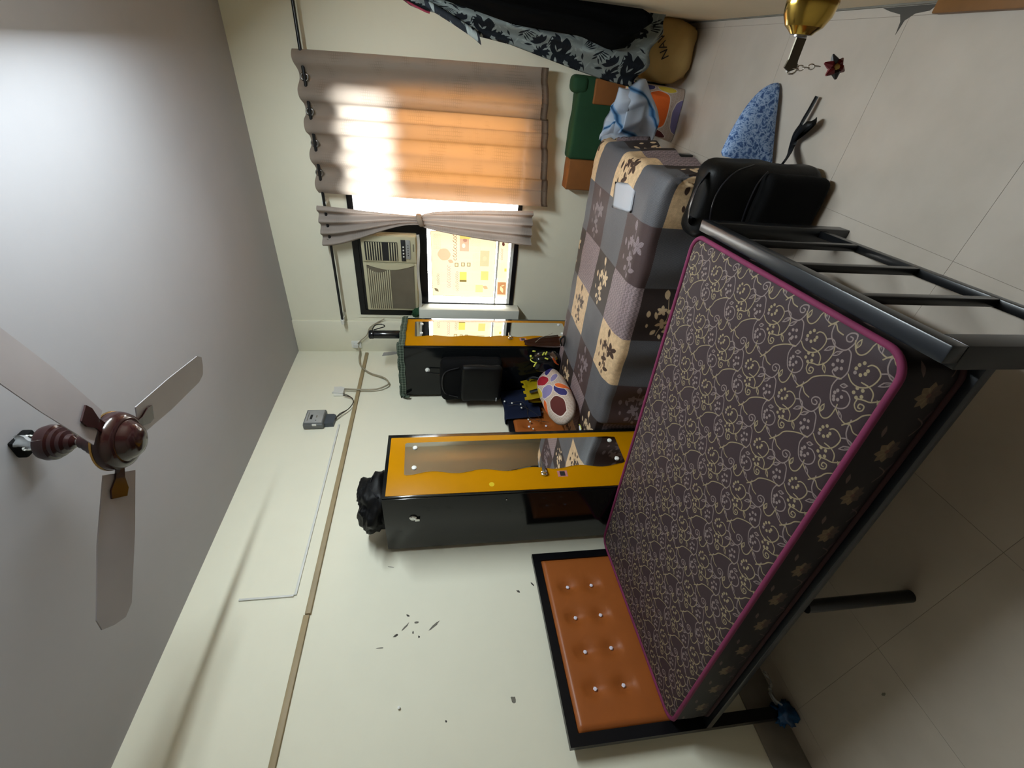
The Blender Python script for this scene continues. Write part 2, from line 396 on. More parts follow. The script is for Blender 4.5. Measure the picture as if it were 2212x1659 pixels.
def paper_mat(name, img, tint=(1, 1, 1)):
    t = NT(name); t.t.nodes.remove(t.b)
    tx = t.n('ShaderNodeTexImage', image=img, extension='EXTEND'); t.l(t.coord('UV'), tx.inputs[0])
    d = t.n('ShaderNodeBsdfDiffuse'); tr = t.n('ShaderNodeBsdfTranslucent'); mx = t.n('ShaderNodeMixShader'); mx.inputs[0].default_value = .13
    t.l(tx.outputs[0], d.inputs[0]); t.l(tx.outputs[0], tr.inputs[0]); t.l(d.outputs[0], mx.inputs[1]); t.l(tr.outputs[0], mx.inputs[2]); t.l(mx.outputs[0], t.out.inputs[0])
    return t.m
MT['news_a'] = paper_mat('news_a', newspaper('newspaper_page', 700, 640, 3, True))
MT['news_b'] = paper_mat('news_b', newspaper('newspaper_strip', 700, 130, 5, False))

def trans_mat(name, dif, tra, fac, hexes=False):
    t = NT(name); t.t.nodes.remove(t.b)
    d = t.n('ShaderNodeBsdfDiffuse'); tr = t.n('ShaderNodeBsdfTranslucent'); mx = t.n('ShaderNodeMixShader'); mx.inputs[0].default_value = fac
    v = t.coord('UV' if hexes else 'Object', (60, 120, 1) if hexes else (14, 14, 14))
    if hexes:
        vo = t.n('ShaderNodeTexVoronoi', feature='DISTANCE_TO_EDGE'); vo.inputs['Scale'].default_value = 1; vo.inputs['Randomness'].default_value = .15; t.l(v, vo.inputs['Vector'])
        big = t.noise(t.coord('UV', (3, 6, 1)), 1.5, 2)
        th = t.n('ShaderNodeMath', operation='MULTIPLY'); t.l(t.ramp(vo.outputs[0], [(0, (1,) * 3), (.2, (0,) * 3)]), th.inputs[0]); t.l(t.ramp(big, [(.5, (0,) * 3), (.62, (1,) * 3)]), th.inputs[1])
        fac_s = th.outputs[0]
    else: fac_s = t.noise(v, 1, 3)
    t.l(t.ramp(fac_s, [(0, dif), (1, tuple(x * .72 for x in dif))]), d.inputs[0])
    t.l(t.ramp(fac_s, [(0, tra), (1, tuple(x * .8 for x in tra))]), tr.inputs[0])
    t.l(d.outputs[0], mx.inputs[1]); t.l(tr.outputs[0], mx.inputs[2]); t.l(mx.outputs[0], t.out.inputs[0])
    return t.m
MT['curtain'] = trans_mat('curtain', (.36, .30, .26), (.36, .315, .275), .50, True)
MT['curtain_folded'] = trans_mat('curtain_folded', (.33, .285, .255), (.40, .33, .29), .16, True)
MT['curtain_hem'] = trans_mat('curtain_hem', (.46, .36, .28), (.42, .30, .22), .22)
MT['brown_paper'] = trans_mat('brown_paper', (.55, .33, .12), (.86, .40, .10), .62)
MT['cloth_blue_white'] = None
t = NT('glass'); t.t.nodes.remove(t.b)
fr = t.n('ShaderNodeFresnel'); tp = t.n('ShaderNodeBsdfTransparent'); gl = t.n('ShaderNodeBsdfGlossy'); gl.inputs['Roughness'].default_value = .02; mx = t.n('ShaderNodeMixShader')
tp.inputs[0].default_value = (.93, .95, .95, 1)
t.l(fr.outputs[0], mx.inputs[0]); t.l(tp.outputs[0], mx.inputs[1]); t.l(gl.outputs[0], mx.inputs[2]); t.l(mx.outputs[0], t.out.inputs[0]); MT['glass'] = t.m
t = NT('clear_plastic'); t.t.nodes.remove(t.b)
tp = t.n('ShaderNodeBsdfTransparent'); gl = t.n('ShaderNodeBsdfPrincipled'); gl.inputs['Base Color'].default_value = (.6, .62, .64, 1); gl.inputs['Roughness'].default_value = .2; mx = t.n('ShaderNodeMixShader'); mx.inputs[0].default_value = .4
t.l(tp.outputs[0], mx.inputs[1]); t.l(gl.outputs[0], mx.inputs[2]); t.l(mx.outputs[0], t.out.inputs[0]); MT['clear_plastic'] = t.m
t = NT('mirror'); t.b.inputs['Base Color'].default_value = (.92, .93, .92, 1); t.setp(.015, 1); MT['mirror'] = t.m
# blue mottled cushion
t = NT('blue_mottle'); t.setp(.9); v = t.coord('Object', (1, 1, 1)); vo = t.n('ShaderNodeTexVoronoi', feature='DISTANCE_TO_EDGE'); vo.inputs['Scale'].default_value = 36
nz = t.n('ShaderNodeTexNoise'); nz.inputs['Scale'].default_value = 30; t.l(v, nz.inputs['Vector']); mxv = t.n('ShaderNodeMixRGB'); mxv.inputs[0].default_value = .09; t.l(v, mxv.inputs[1]); t.l(nz.outputs['Color'], mxv.inputs[2]); t.l(mxv.outputs[0], vo.inputs['Vector'])
t.base(t.ramp(vo.outputs[0], [(.02, lin((150, 172, 206))), (.14, lin((96, 126, 172))), (.30, lin((50, 80, 130))), (.6, lin((36, 58, 104)))])); MT['blue_mottle'] = t.m
# white cloth with blue bands
t = NT('cloth_blue_white'); t.setp(.85); wv = t.n('ShaderNodeTexWave', wave_type='BANDS', bands_direction='X'); wv.inputs['Scale'].default_value = .95; wv.inputs['Distortion'].default_value = 2.2; t.l(t.coord('UV'), wv.inputs['Vector'])
t.base(t.ramp(wv.outputs['Fac'], [(.0, lin((40, 88, 138))), (.02, lin((110, 160, 204))), (.09, lin((192, 206, 224))), (1, lin((208, 216, 228)))])); MT['cloth_blue_white'] = t.m

# ------------------------------------------------------------------ mesh helpers
def V(*a): return Vector(a)
def finish(bm, name, mat, parent=None, smooth=False, loc=None, angle=None):
    me = bpy.data.meshes.new(name); bmesh.ops.recalc_face_normals(bm, faces=bm.faces[:]); bm.to_mesh(me); bm.free()
    for m_ in (mat if isinstance(mat, list) else [mat]): me.materials.append(MT[m_] if isinstance(m_, str) else m_)
    if smooth:
        for p in me.polygons: p.use_smooth = True
        if angle:
            try: me.set_sharp_from_angle(angle=radians(angle))
            except Exception: pass
    o = bpy.data.objects.new(name, me); COL.objects.link(o)
    if loc is not None: o.location = loc
    if parent: o.parent = parent
    return o
def props(o, label=None, cat=None, group=None, kind=None):
    if label: o['label'] = label
    if cat: o['category'] = cat
    if group: o['group'] = group
    if kind: o['kind'] = kind
    return o
def thing(name, label, cat, loc=(0, 0, 0), rz=0, group=None):
    o = bpy.data.objects.new(name, None); COL.objects.link(o); o.location = loc; o.rotation_euler = (0, 0, rz); o.empty_display_size = .05
    return props(o, label, cat, group)
def recenter(o):
    me = o.data; co = np.empty(len(me.vertices) * 3); me.vertices.foreach_get('co', co); co = co.reshape(-1, 3)
    c = Vector(((co[:, 0].min() + co[:, 0].max()) / 2, (co[:, 1].min() + co[:, 1].max()) / 2, co[:, 2].min()))
    me.transform(Matrix.Translation(-c)); o.location = o.location + c
    return o
def copy_tree(o, parent=None):
    c = o.copy(); COL.objects.link(c)
    if parent: c.parent = parent
    for ch in list(o.children): copy_tree(ch, c)
    return c

def box(bm, x0, y0, z0, x1, y1, z1, bev=0, seg=1):
    r = bmesh.ops.create_cube(bm, size=1)
    vs = r['verts']
    for v_ in vs: v_.co = V(x0 + (v_.co.x + .5) * (x1 - x0), y0 + (v_.co.y + .5) * (y1 - y0), z0 + (v_.co.z + .5) * (z1 - z0))
    if bev:
        es = list({e for v_ in vs for e in v_.link_edges}); bmesh.ops.bevel(bm, geom=es, offset=bev, segments=seg, profile=.5, affect='EDGES')
def B(name, mat, ext, parent=None, bev=0, seg=2, kind=None):
    bm = bmesh.new(); box(bm, *ext, bev=bev, seg=seg); o = finish(bm, name, mat, parent, smooth=bev > 0, angle=40)
    if kind: o['kind'] = kind
    return o
def ring_verts(bm, c, t, r, n, up=None, ph=0, ry=None):
    t = t.normalized(); a = up if up is not None else (V(0, 0, 1) if abs(t.z) < .9 else V(1, 0, 0)); x = t.cross(a).normalized(); y = x.cross(t).normalized(); ry = ry or r
    return [bm.verts.new(c + x * (r * cos(ph + 2 * pi * k / n)) + y * (ry * sin(ph + 2 * pi * k / n))) for k in range(n)]
def skin(bm, rings, cap=True, closed=False):
    n = len(rings[0])
    pairs = list(zip(rings[:-1], rings[1:])) + ([(rings[-1], rings[0])] if closed else [])
    for a, b in pairs:
        for k in range(n):
            bm.faces.new((a[k], a[(k + 1) % n], b[(k + 1) % n], b[k]))
    if cap and not closed: bm.faces.new(rings[0][::-1]); bm.faces.new(rings[-1])
def tube(bm, pts, r, n=8, cap=True, closed=False, flat=None, up=None):
    P = [Vector(p) for p in pts]; R = []
    for i, p in enumerate(P):
        if closed: tg = P[(i + 1) % len(P)] - P[i - 1]
        else: tg = (P[min(i + 1, len(P) - 1)] - P[max(i - 1, 0)])
        rr_ = r[i] if isinstance(r, (list, tuple)) else r
        R.append(ring_verts(bm, p, tg, rr_, n, up, ry=(flat if flat else None)))
    skin(bm, R, cap, closed)
def T(name, mat, pts, r, parent=None, n=8, closed=False, flat=None, up=None, sm=True):
    bm = bmesh.new(); tube(bm, pts, r, n, True, closed, flat, up); return finish(bm, name, mat, parent, sm, angle=50)
def lathe(bm, prof, n=32, axis='z', c=(0, 0, 0)):
    rings = []
    for r, h in prof:
        ring = []
        for k in range(n):
            a = 2 * pi * k / n; x, y = max(r, 1e-4) * cos(a), max(r, 1e-4) * sin(a)
            p = V(x, y, h) if axis == 'z' else (V(h, x, y) if axis == 'x' else V(y, h, x))
            ring.append(bm.verts.new(p + Vector(c)))
        rings.append(ring)
    skin(bm, rings)
def L(name, mat, prof, parent=None, n=32, axis='z', c=(0, 0, 0), angle=35):
    bm = bmesh.new(); lathe(bm, prof, n, axis, c); return finish(bm, name, mat, parent, True, angle=angle)
def grid(name, mat, fn, nu, nv, parent=None, thick=0, uvf=None, closed_u=False, smooth=True):
    bm = bmesh.new(); uvl = bm.loops.layers.uv.new('UVMap'); vs = []
    for j in range(nv + 1):
        vs.append([bm.verts.new(fn(i / nu, j / nv)) for i in range(nu + (0 if closed_u else 1))])
    for j in range(nv):
        for i in range(nu):
            i2 = (i + 1) % len(vs[j])
            f = bm.faces.new((vs[j][i], vs[j][i2], vs[j + 1][i2], vs[j + 1][i]))
            q = [(i, j), (i + 1, j), (i + 1, j + 1), (i, j + 1)]
            for lp, (a, b) in zip(f.loops, q):
                lp[uvl].uv = uvf(a / nu, b / nv) if uvf else (a / nu, b / nv)
    if thick: bmesh.ops.solidify(bm, geom=bm.faces[:], thickness=thick)
    return finish(bm, name, mat, parent, smooth)
def outline_slab(bm, pts, h0, h1, axis='x'):
    """closed polygon (a,b) extruded along an axis from h0 to h1"""
    def P(a, b, h): return V(h, a, b) if axis == 'x' else (V(a, h, b) if axis == 'y' else V(a, b, h))
    A = [bm.verts.new(P(a, b, h0)) for a, b in pts]; Bv = [bm.verts.new(P(a, b, h1)) for a, b in pts]
    n = len(pts); bm.faces.new(A); bm.faces.new(Bv[::-1])
    for k in range(n): bm.faces.new((A[k], A[(k + 1) % n], Bv[(k + 1) % n], Bv[k]))
def slab(name, mat, pts, h0, h1, axis='x', parent=None):
    bm = bmesh.new(); outline_slab(bm, pts, h0, h1, axis); return finish(bm, name, mat, parent)
def blob(name, mat, c, rx, ry, rz, parent=None, amp=.12, seed=0, n=20, sq=1.0, freq=2.5, flatbot=None):
    bm = bmesh.new(); bmesh.ops.create_uvsphere(bm, u_segments=n, v_segments=n * 2 // 3, radius=1)
    uvl = bm.loops.layers.uv.new('UVMap')
    for v_ in bm.verts:
        d = v_.co.copy(); e = V(*[math.copysign(abs(x) ** sq, x) for x in d])
        k = 1 + amp * noise.noise(d * freq + V(seed * 3.1, seed, 7)) + amp * .5 * noise.noise(d * freq * 2.7 + V(seed, 3, seed))
        v_.co = V(e.x * rx * k, e.y * ry * k, e.z * rz * k) + Vector(c)
        if flatbot is not None and v_.co.z < flatbot: v_.co.z = flatbot
    for f in bm.faces:
        for lp in f.loops: lp[uvl].uv = (lp.vert.co.x * 3 + lp.vert.co.y * 1.5, lp.vert.co.z * 3 + lp.vert.co.y * 1.5)
    return finish(bm, name, mat, parent, True)

# ------------------------------------------------------------------ room shell
fl = props(B('floor', 'grout', (-.12, YN - .12, -.06, W + .12, D + .12, -.0008)), kind='structure')
xs = [0, .13, .73, 1.33, 1.93, 2.53, W]; ys = [YN, -.094, .506, 1.106, 1.706, 2.306, 2.906, 3.506, D]
for i in range(len(xs) - 1):
    for j in range(len(ys) - 1):
        B('tile', 'floor_tile', (xs[i] + .0006, ys[j] + .0006, -.02, xs[i + 1] - .0006, ys[j + 1] - .0006, 0), fl)
wl = props(B('wall_left', 'wall_cream', (-.12, YN - .12, 0, 0, D + .12, H)), kind='structure')
props(B('wall_right', 'wall_tan', (W, YN - .12, 0, W + .12, D + .12, H)), kind='structure')
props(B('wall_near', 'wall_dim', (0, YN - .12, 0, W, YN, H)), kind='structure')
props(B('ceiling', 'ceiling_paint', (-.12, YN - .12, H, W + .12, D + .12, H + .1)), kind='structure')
WX0, WX1, WZ0, WZ1 = .376, 2.06, .885, 2.215       # window hole in the far wall
bm = bmesh.new()
box(bm, 0, D, 0, W, D + .14, WZ0); box(bm, 0, D, WZ1, W, D + .14, H); box(bm, 0, D, WZ0, WX0, D + .14, WZ1); box(bm, WX1, D, WZ0, W, D + .14, WZ1)
wf = props(finish(bm, 'wall_far', 'wall_cream'), kind='structure')
props(B('trim_1', 'wall_cream', (0, D - .022, 1.715, .311, D, H), bev=.004), kind='structure')     # shallow pillar in the corner
props(B('trim_2', 'plaster_box', (.16, 3.478, .84, .492, D, 1.712), bev=.006), kind='structure')   # boxed-out plaster beside the window
props(B('baseboard_left', 'skirting', (0, YN, 0, .012, D, .165), bev=.002), kind='structure')
tr3 = props(bpy.data.objects.new('trim_3', None), kind='structure'); COL.objects.link(tr3)
B('casing_strip', 'casing', (0, .38, 2.187, .016, 1.172, 2.214), tr3, .002)
B('casing_strip', 'casing', (0, 1.176, 2.182, .018, 3.535, 2.209), tr3, .002)
tr4 = props(bpy.data.objects.new('trim_4', None), kind='structure'); COL.objects.link(tr4)
B('pvc_strip', 'white_pvc', (0, 1.283, 2.273, .009, 2.575, 2.286), tr4, .002); B('pvc_strip', 'white_pvc', (0, 1.275, 2.286, .009, 1.286, 2.545), tr4, .002)
# marks on the left wall
def mark(name, y, z, a, b, ang, mat, par=wl):
    pts = []
    for k in range(9):
        q = 2 * pi * k / 9; rr_ = 1 + .35 * random.uniform(-1, 1); u, v_ = a * rr_ * cos(q), b * rr_ * sin(q)
        pts.append((y + u * cos(ang) - v_ * sin(ang), z + u * sin(ang) + v_ * cos(ang)))
    return slab(name, mat, pts, 0, .0008, 'x', par)
for y, z, a, b, g in [(1.129, 1.711, .011, .004, 1), (1.091, 1.666, .013, .005, 1.5), (1.046, 1.682, .006, .004, 0), (1.067, 1.58, .03, .006, 2.2), (1.039, 1.764, .012, .005, 2), (1.022, 1.653, .006, .005, 0),
                      (1.205, 1.133, .010, .006, 1), (1.239, 1.05, .012, .005, .5), (.716, 1.23, .014, .010, .4), (.665, 1.527, .004, .004, 0), (1.403, 1.814, .02, .002, 1.4), (.989, 1.835, .02, .003, 1.6), (1.075, 1.72, .022, .005, 2.4)]:
    mark('scuff_mark', y, z, a, b, g, 'stain' if a > .012 else 'dark_mark')
L('wall_nail', 'white_plastic', [(.0001, 0), (.006, 0), (.006, .012), (.0001, .014)], wl, 12, 'x', (0, .734, 1.729))
slab('peeled_patch', 'peel', [(3.50, 2.06), (3.56, 2.05), (3.575, 1.97), (3.57, 1.86), (3.54, 1.86), (3.53, 1.95), (3.515, 1.99)], 0, .001, 'x', wl)
props(B('trim_5', 'brown_wood', (2.528, .85, 0, W, 1.60, .030), bev=.004), kind='structure')   # wood threshold at the right wall

props(B('wall_foot_strip', 'stain', (W - .006, 1.60, 0, W, D, .010)), kind='structure')  # thin dark strip drawing the line where right wall meets floor
slab('floor_dark_patch', 'dark_mark', [(2.556, 1.62), (2.556, 1.84), (2.545, 1.80), (2.535, 1.75), (2.515, 1.735), (2.48, 1.73), (2.518, 1.72), (2.535, 1.69), (2.54, 1.64)], 0, .0006, 'z', fl)  # irregular dark patch on the floor next to the wood threshold
# ------------------------------------------------------------------ window
win = props(bpy.data.objects.new('window_1', None), kind='structure'); COL.objects.link(win)
fy0, fy1 = D - .012, D + .05
bm = bmesh.new(); fw = .045
box(bm, WX0, fy0, WZ0, WX1, fy1, WZ0 + .035); box(bm, WX0, fy0, WZ1 - fw, WX1, fy1, WZ1); box(bm, WX0, fy0, WZ0 + .035, WX0 + fw, fy1, WZ1 - fw); box(bm, WX1 - fw, fy0, WZ0 + .035, WX1, fy1, WZ1 - fw)
finish(bm, 'outer_frame', 'frame_black', win)
B('transom', 'frame_black', (WX0 + fw, fy0, 1.632, 1.165, fy1, 1.692), win); B('mullion', 'frame_black', (1.165, fy0, WZ0 + .035, 1.232, fy1, WZ1 - fw), win)
bm = bmesh.new(); box(bm, WX0 + fw - .001, D, 1.690, .452, D + .01, WZ1 - fw + .001); box(bm, 1.098, D, 1.690, 1.167, D + .01, WZ1 - fw + .001); box(bm, .45, D, 2.136, 1.10, D + .01, WZ1 - fw + .001); box(bm, .45, D, 1.690, 1.10, D + .01, 1.722)
finish(bm, 'filler_board', 'frame_black', win)
B('side_filler', 'frame_black', (WX0 + fw, D, WZ0 + .03, .50, D + .01, 1.632), win)
B('plaster_edge', 'wall_cream', (WX0 - .03, D - .008, 1.715, WX0, D, WZ1 + .02), win)
for nm, x0, x1, z0, z1 in (('pane', .50, 1.165, .92, 1.632), ('pane', 1.232, 1.64, .92, WZ1 - fw), ('pane', 1.64, WX1 - fw, .92, WZ1 - fw)):
    B(nm, 'glass', (x0, D + .022, z0, x1, D + .026, z1), win)
B('white_sash', 'white_plastic', (.50, D + .002, .92, 1.165, D + .012, .945), win)
B('sash_rail', 'white_plastic', (.50, D + .002, 1.043, 1.165, D + .008, 1.058), win)

def sheet(name, x0, x1, z0, z1, y, mat, label, cat, skew=0, wav=.002):
    def fn(u, v_): return V(x0 + (x1 - x0) * u, y - wav * sin(u * 9 + v_ * 5) - wav, z0 + (z1 - z0) * v_ + skew * (u - .5))
    return props(recenter(grid(name, mat, fn, 10, 8)), label, cat)
sheet('newspaper', .556, 1.125, 1.066, 1.602, D + .016, 'news_a', 'large newspaper page pasted on the window pane below the air conditioner', 'newspaper', .008)
sheet('newspaper', .562, 1.09, .955, 1.045, D + .016, 'news_b', 'narrow newspaper strip along the bottom of the papered window pane', 'newspaper', .02)
sheet('brown_paper', 1.36, 2.01, .925, 1.86, D + .016, 'brown_paper', 'orange brown paper glowing behind the lower half of the open curtain', 'paper')

# ------------------------------------------------------------------ air conditioner
ac = thing('window_air_conditioner', 'beige window air conditioner with dark vents set in the black window frame', 'air conditioner', (.448, 3.52, 1.712))
aw, ah = .655, .43
bm = bmesh.new(); box(bm, 0, .02, 0, aw, .45, ah, .01, 2); finish(bm, 'casing', 'ac_plastic', ac, True, angle=40)
AF = .012
def acbox(name, mat, x0, z0, x1, z1, y0=0., y1=.022, bev=.003): return B(name, mat, (x0, y0, z0, x1, y1, z1), ac, bev)
acbox('front_panel', 'ac_plastic', .008, .008, .430, ah - .006, .006, .03)
acbox('vent_panel', 'ac_plastic', .436, .008, aw - .008, ah - .006, .006, .03)
acbox('filter', 'ac_filter', .028, .03, .405, .400, .0, .008, 0)
for k in range(11):
    z = .388 - k * .0165; x1 = .395 + (.03 - .00022 * 0) * max(0, 1 - abs(k - 4) / 5) * 0
    xr = .40 - .05 * (1 - ((k - 5) / 6.) ** 2) if k < 11 else .395
    acbox('grille_slat', 'ac_plastic', .026, z - .0045, xr, z + .0035, -.006, .008, .0015)
# curved brow beside the grille
bm = bmesh.new(); pts = [(.428, .402)] + [(.428 - .040 * sin(pi * k / 12) - .012, .40 - .372 * k / 12) for k in range(13)] + [(.428, .028)]
outline_slab(bm, pts, -.006, .008, 'y'); finish(bm, 'panel_brow', 'ac_plastic', ac)
acbox('vent_recess', 'ac_dark', .452, .150, .600, .400, -.0005, .008, 0)
for k in range(7): acbox('vent_louver', 'ac_plastic', .454, .268 + k * .0185, .598, .276 + k * .0185, -.006, .006, .001)
for k in range(4): acbox('vent_louver', 'ac_plastic', .454, .154 + k * .0185, .598, .162 + k * .0185, -.006, .006, .001)
acbox('control_strip', 'ac_dark', .452, .088, .622, .122, -.002, .008, .001)
acbox('control_label', 'ac_grey', .470, .050, .622, .086, -.001, .008, .001)
for k in range(4): L('button', 'white_plastic', [(.0001, -.008), (.006, -.008), (.0065, 0), (.0001, 0)], ac, 10, 'y', (.490 + .026 * k, 0, .104))
for k in range(5): L('button', 'ac_dark', [(.0001, -.004), (.004, -.004), (.0045, 0), (.0001, 0)], ac, 8, 'y', (.500 + .02 * k, 0, .068))
acbox('badge', 'ac_filter', .53, .022, .590, .030, .004, .008, 0)
def fn(u, v_): return V(.02 + .65 * u, -.004 + .01 * sin(u * 14) * v_, .002 - .022 * v_ - .006 * sin(u * 9))
grid('foam_strip', 'sponge_white', fn, 24, 3, ac, .004)

# ------------------------------------------------------------------ curtains
rod = thing('curtain_rod', 'dark curtain rod with white end knob across the top of the window', 'curtain rod', (.355, 3.5, 2.355))
RZ = 2.355
T('pole', 'black_metal', [(0.02, 0, 0), (2.20, 0, 0)], .0105, rod, 12)
L('end_knob', 'white_plastic', [(.0001, -.03), (.011, -.026), (.014, -.01), (.011, 0), (.016, .004), (.016, .018), (.0001, .022)], rod, 16, 'x', (0, 0, 0))
for x in (.02, .96, 2.17):
    B('bracket', 'white_plastic', (x, -.004, -.014, x + .022, D - 3.5, .016), rod, .003)
def cx(a, b, u): return a + (b - a) * u
NF = 4.5
def curt(u, v_):
    xt = cx(2.218, 1.394, u); xb = cx(2.250, 1.386, u); zt = cx(2.400, 2.384, u); zb = cx(.824, .712, u)
    k = v_ ** .8; A = .028 * (1 - .45 * v_); ph = 2 * pi * NF * u
    x = cx(xt, xb, k) + .010 * v_ * sin(ph * .5 + 1) + .019 * (.35 + .65 * v_) * sin(2 * ph + .6) * sin(pi * u) ** .5 * (.45 + .65 * sin(5.3 * u + 2.2 + .8 * v_) ** 2); z = cx(zt, zb, v_) + .008 * sin(ph + .5) * (1 - v_) + .006 * sin(ph) * v_
    y = 3.5 - A * sin(ph + .9 * v_ * sin(3 * u + 1)) - .01 * v_ + .004 * noise.noise(V(u * 9, v_ * 3, 1))
    return V(x, y, z)
ct = thing('window_curtain', 'wide mauve brown curtain drawn open across the bright right half of the window', 'curtain', (1.80, 3.5, .71), group='window curtains')
def off(f, o): return lambda u, v_: f(u, v_) - o
grid('cloth', 'curtain', off(curt, V(1.80, 3.5, .71)), 108, 44, ct, uvf=lambda u, v_: (u, v_))
def hem(u, v_): return curt(u, .972 + .028 * v_) - V(1.80, 3.5, .71) + V(0, -.003, -.002 * v_)
grid('hem_band', 'curtain_hem', hem, 108, 2, ct, thick=.002)
for k in range(9):
    u = (k + .5) / 9. ; c = curt(u, .03); tg = (curt(min(u + .01, 1), .03) - curt(max(u - .01, 0), .03)).normalized(); nrm = V(-tg.y, tg.x, 0).normalized(); c = V(c.x, 3.5, RZ) - V(1.80, 3.5, .71)
    # rings stand in the folds round the rod
    bm = bmesh.new(); P = [c + V(0, 0, .021) * cos(2 * pi * j / 18) + tg * (.021 * sin(2 * pi * j / 18)) for j in range(18)]
    tube(bm, P, .006, 8, closed=True); finish(bm, 'eyelet', 'steel', ct, True)
def tied(u, v_):
    pv = .46
    if v_ < pv:
        k = v_ / pv; s = k * k * (3 - 2 * k); c = cx(1.165, 1.245, s); hw = cx(.148, .032, s ** .9)
    else:
        k = (v_ - pv) / (1 - pv); s = sqrt(k) * (1.0) ; c = cx(1.245, 1.218, k); hw = cx(.032, .138, s if s < 1 else 1)
    w_ = 1 - u
    x = c + hw * (2 * w_ - 1); z = cx(2.405, .818, v_) - .012 * (u) * (1 if v_ > .9 else 0)
    amp = .026 if v_ < .1 else .026 * (.45 + .55 * abs(v_ - pv) / .5)
    y = 3.475 - amp * sin(2 * pi * 3.5 * u) - .012 * exp(-((v_ - pv) / .05) ** 2)
    return V(x, y, z)
c2 = thing('window_curtain', 'mauve brown curtain gathered narrow by a tie between the window halves', 'curtain', (1.2, 3.48, .81), group='window curtains')
grid('cloth', 'curtain_folded', off(tied, V(1.2, 3.48, .81)), 56, 56, c2, uvf=lambda u, v_: (u * .6, v_))
bm = bmesh.new(); tube(bm, [V(.045 + .042 * cos(2 * pi * j / 20), -.008 + .034 * sin(2 * pi * j / 20), 1.675 - .81 + .012 * cos(2 * pi * j / 20)) for j in range(20)], .006, 8, closed=True, flat=.020); finish(bm, 'tie_band', 'curtain_hem', c2, True)
for k in range(4):
    bm = bmesh.new(); c = V(1.06 + .07 * k - 1.2, .02, RZ - .81); tube(bm, [c + V(.004 * cos(2 * pi * j / 16), .02 * sin(2 * pi * j / 16), .021 * cos(2 * pi * j / 16)) for j in range(16)], .005, 8, closed=True); finish(bm, 'eyelet', 'steel', c2, True)

# ------------------------------------------------------------------ ceiling fan
FX, FY = 1.243, 1.145
fan = thing('ceiling_fan', 'maroon three bladed ceiling fan with gold rim hanging from the ceiling', 'fan', (FX, FY, H))
B('hook_box', 'black_cloth', (-.03, -.035, -.030, .03, .03, 0), fan, .006)
T('hanger_rod', 'steel', [(0, 0, -.01), (0, 0, -.24)], .009, fan, 12)
L('canopy', 'maroon_enamel', [(.03, -.060), (.050, -.066), (.055, -.082), (.053, -.098), (.046, -.102), (.045, -.112), (.036, -.116), (.035, -.126), (.025, -.130), (.022, -.142), (.0145, -.146), (.0095, -.15)], fan)
L('motor_neck', 'maroon_enamel', [(.0095, -.158), (.021, -.162), (.023, -.174), (.030, -.178), (.032, -.19), (.041, -.194), (.046, -.21), (.062, -.222), (.066, -.236), (.085, -.242)], fan)
L('gold_ring', 'gold', [(.084, -.240), (.0925, -.244), (.0925, -.250), (.084, -.252)], fan, 48)
L('bottom_cap', 'maroon_enamel', [(.091, -.250), (.0915, -.258), (.089, -.272), (.082, -.286), (.070, -.294), (.064, -.294), (.060, -.298), (.056, -.308), (.045, -.320), (.028, -.328), (.0001, -.331)], fan, 48)
for k in range(3):
    a = radians(100 + 120 * k); ca, sa = cos(a), sin(a)
    def R(x, y, z): return V(x * ca - y * sa, x * sa + y * ca, z)
    bm = bmesh.new(); P = [(.10, -.062), (.30, -.066), (.52, -.060), (.555, -.040), (.56, 0), (.555, .040), (.52, .058), (.30, .062), (.10, .05)]
    A = [bm.verts.new(R(x, y, -.262 + .16 * y)) for x, y in P]; Bv = [bm.verts.new(R(x, y, -.2655 + .16 * y)) for x, y in P]
    bm.faces.new(A); bm.faces.new(Bv[::-1])
    for j in range(len(P)): bm.faces.new((A[j], A[(j + 1) % len(P)], Bv[(j + 1) % len(P)], Bv[j]))
    bl = finish(bm, 'blade', 'blade_enamel', fan)
    bm = bmesh.new(); Q = [(.07, -.016), (.115, -.016), (.15, -.03), (.175, -.026), (.175, .026), (.15, .03), (.115, .016), (.07, .016)]
    A = [bm.verts.new(R(x, y, -.2670 + .16 * y * (x > .11))) for x, y in Q]; Bv = [bm.verts.new(R(x, y, -.2720 + .16 * y * (x > .11))) for x, y in Q]
    bm.faces.new(A); bm.faces.new(Bv[::-1])
    for j in range(len(Q)): bm.faces.new((A[j], A[(j + 1) % len(Q)], Bv[(j + 1) % len(Q)], Bv[j]))
    finish(bm, 'blade_iron', 'maroon_enamel', bl)
for k, (dx, dy) in enumerate(((.012, .0), (-.008, .012), (.0, -.014))):
    T('wire', 'white_pvc', spline([(dx, dy, -.02), (dx * 2.4 + .012, dy * 2.2 - .012, -.045), (dx * 1.6, dy * 1.6, -.075)], 5), .003, fan, 6)
def fn(u, v_): return V(.014 + .034 * u + .006 * sin(v_ * 7), -.03 - .012 * sin(u * 5 + v_ * 3), -.02 - .075 * v_ + .012 * noise.noise(V(u * 4, v_ * 4, 2)))
grid('tape', 'clear_plastic', fn, 8, 8, fan)

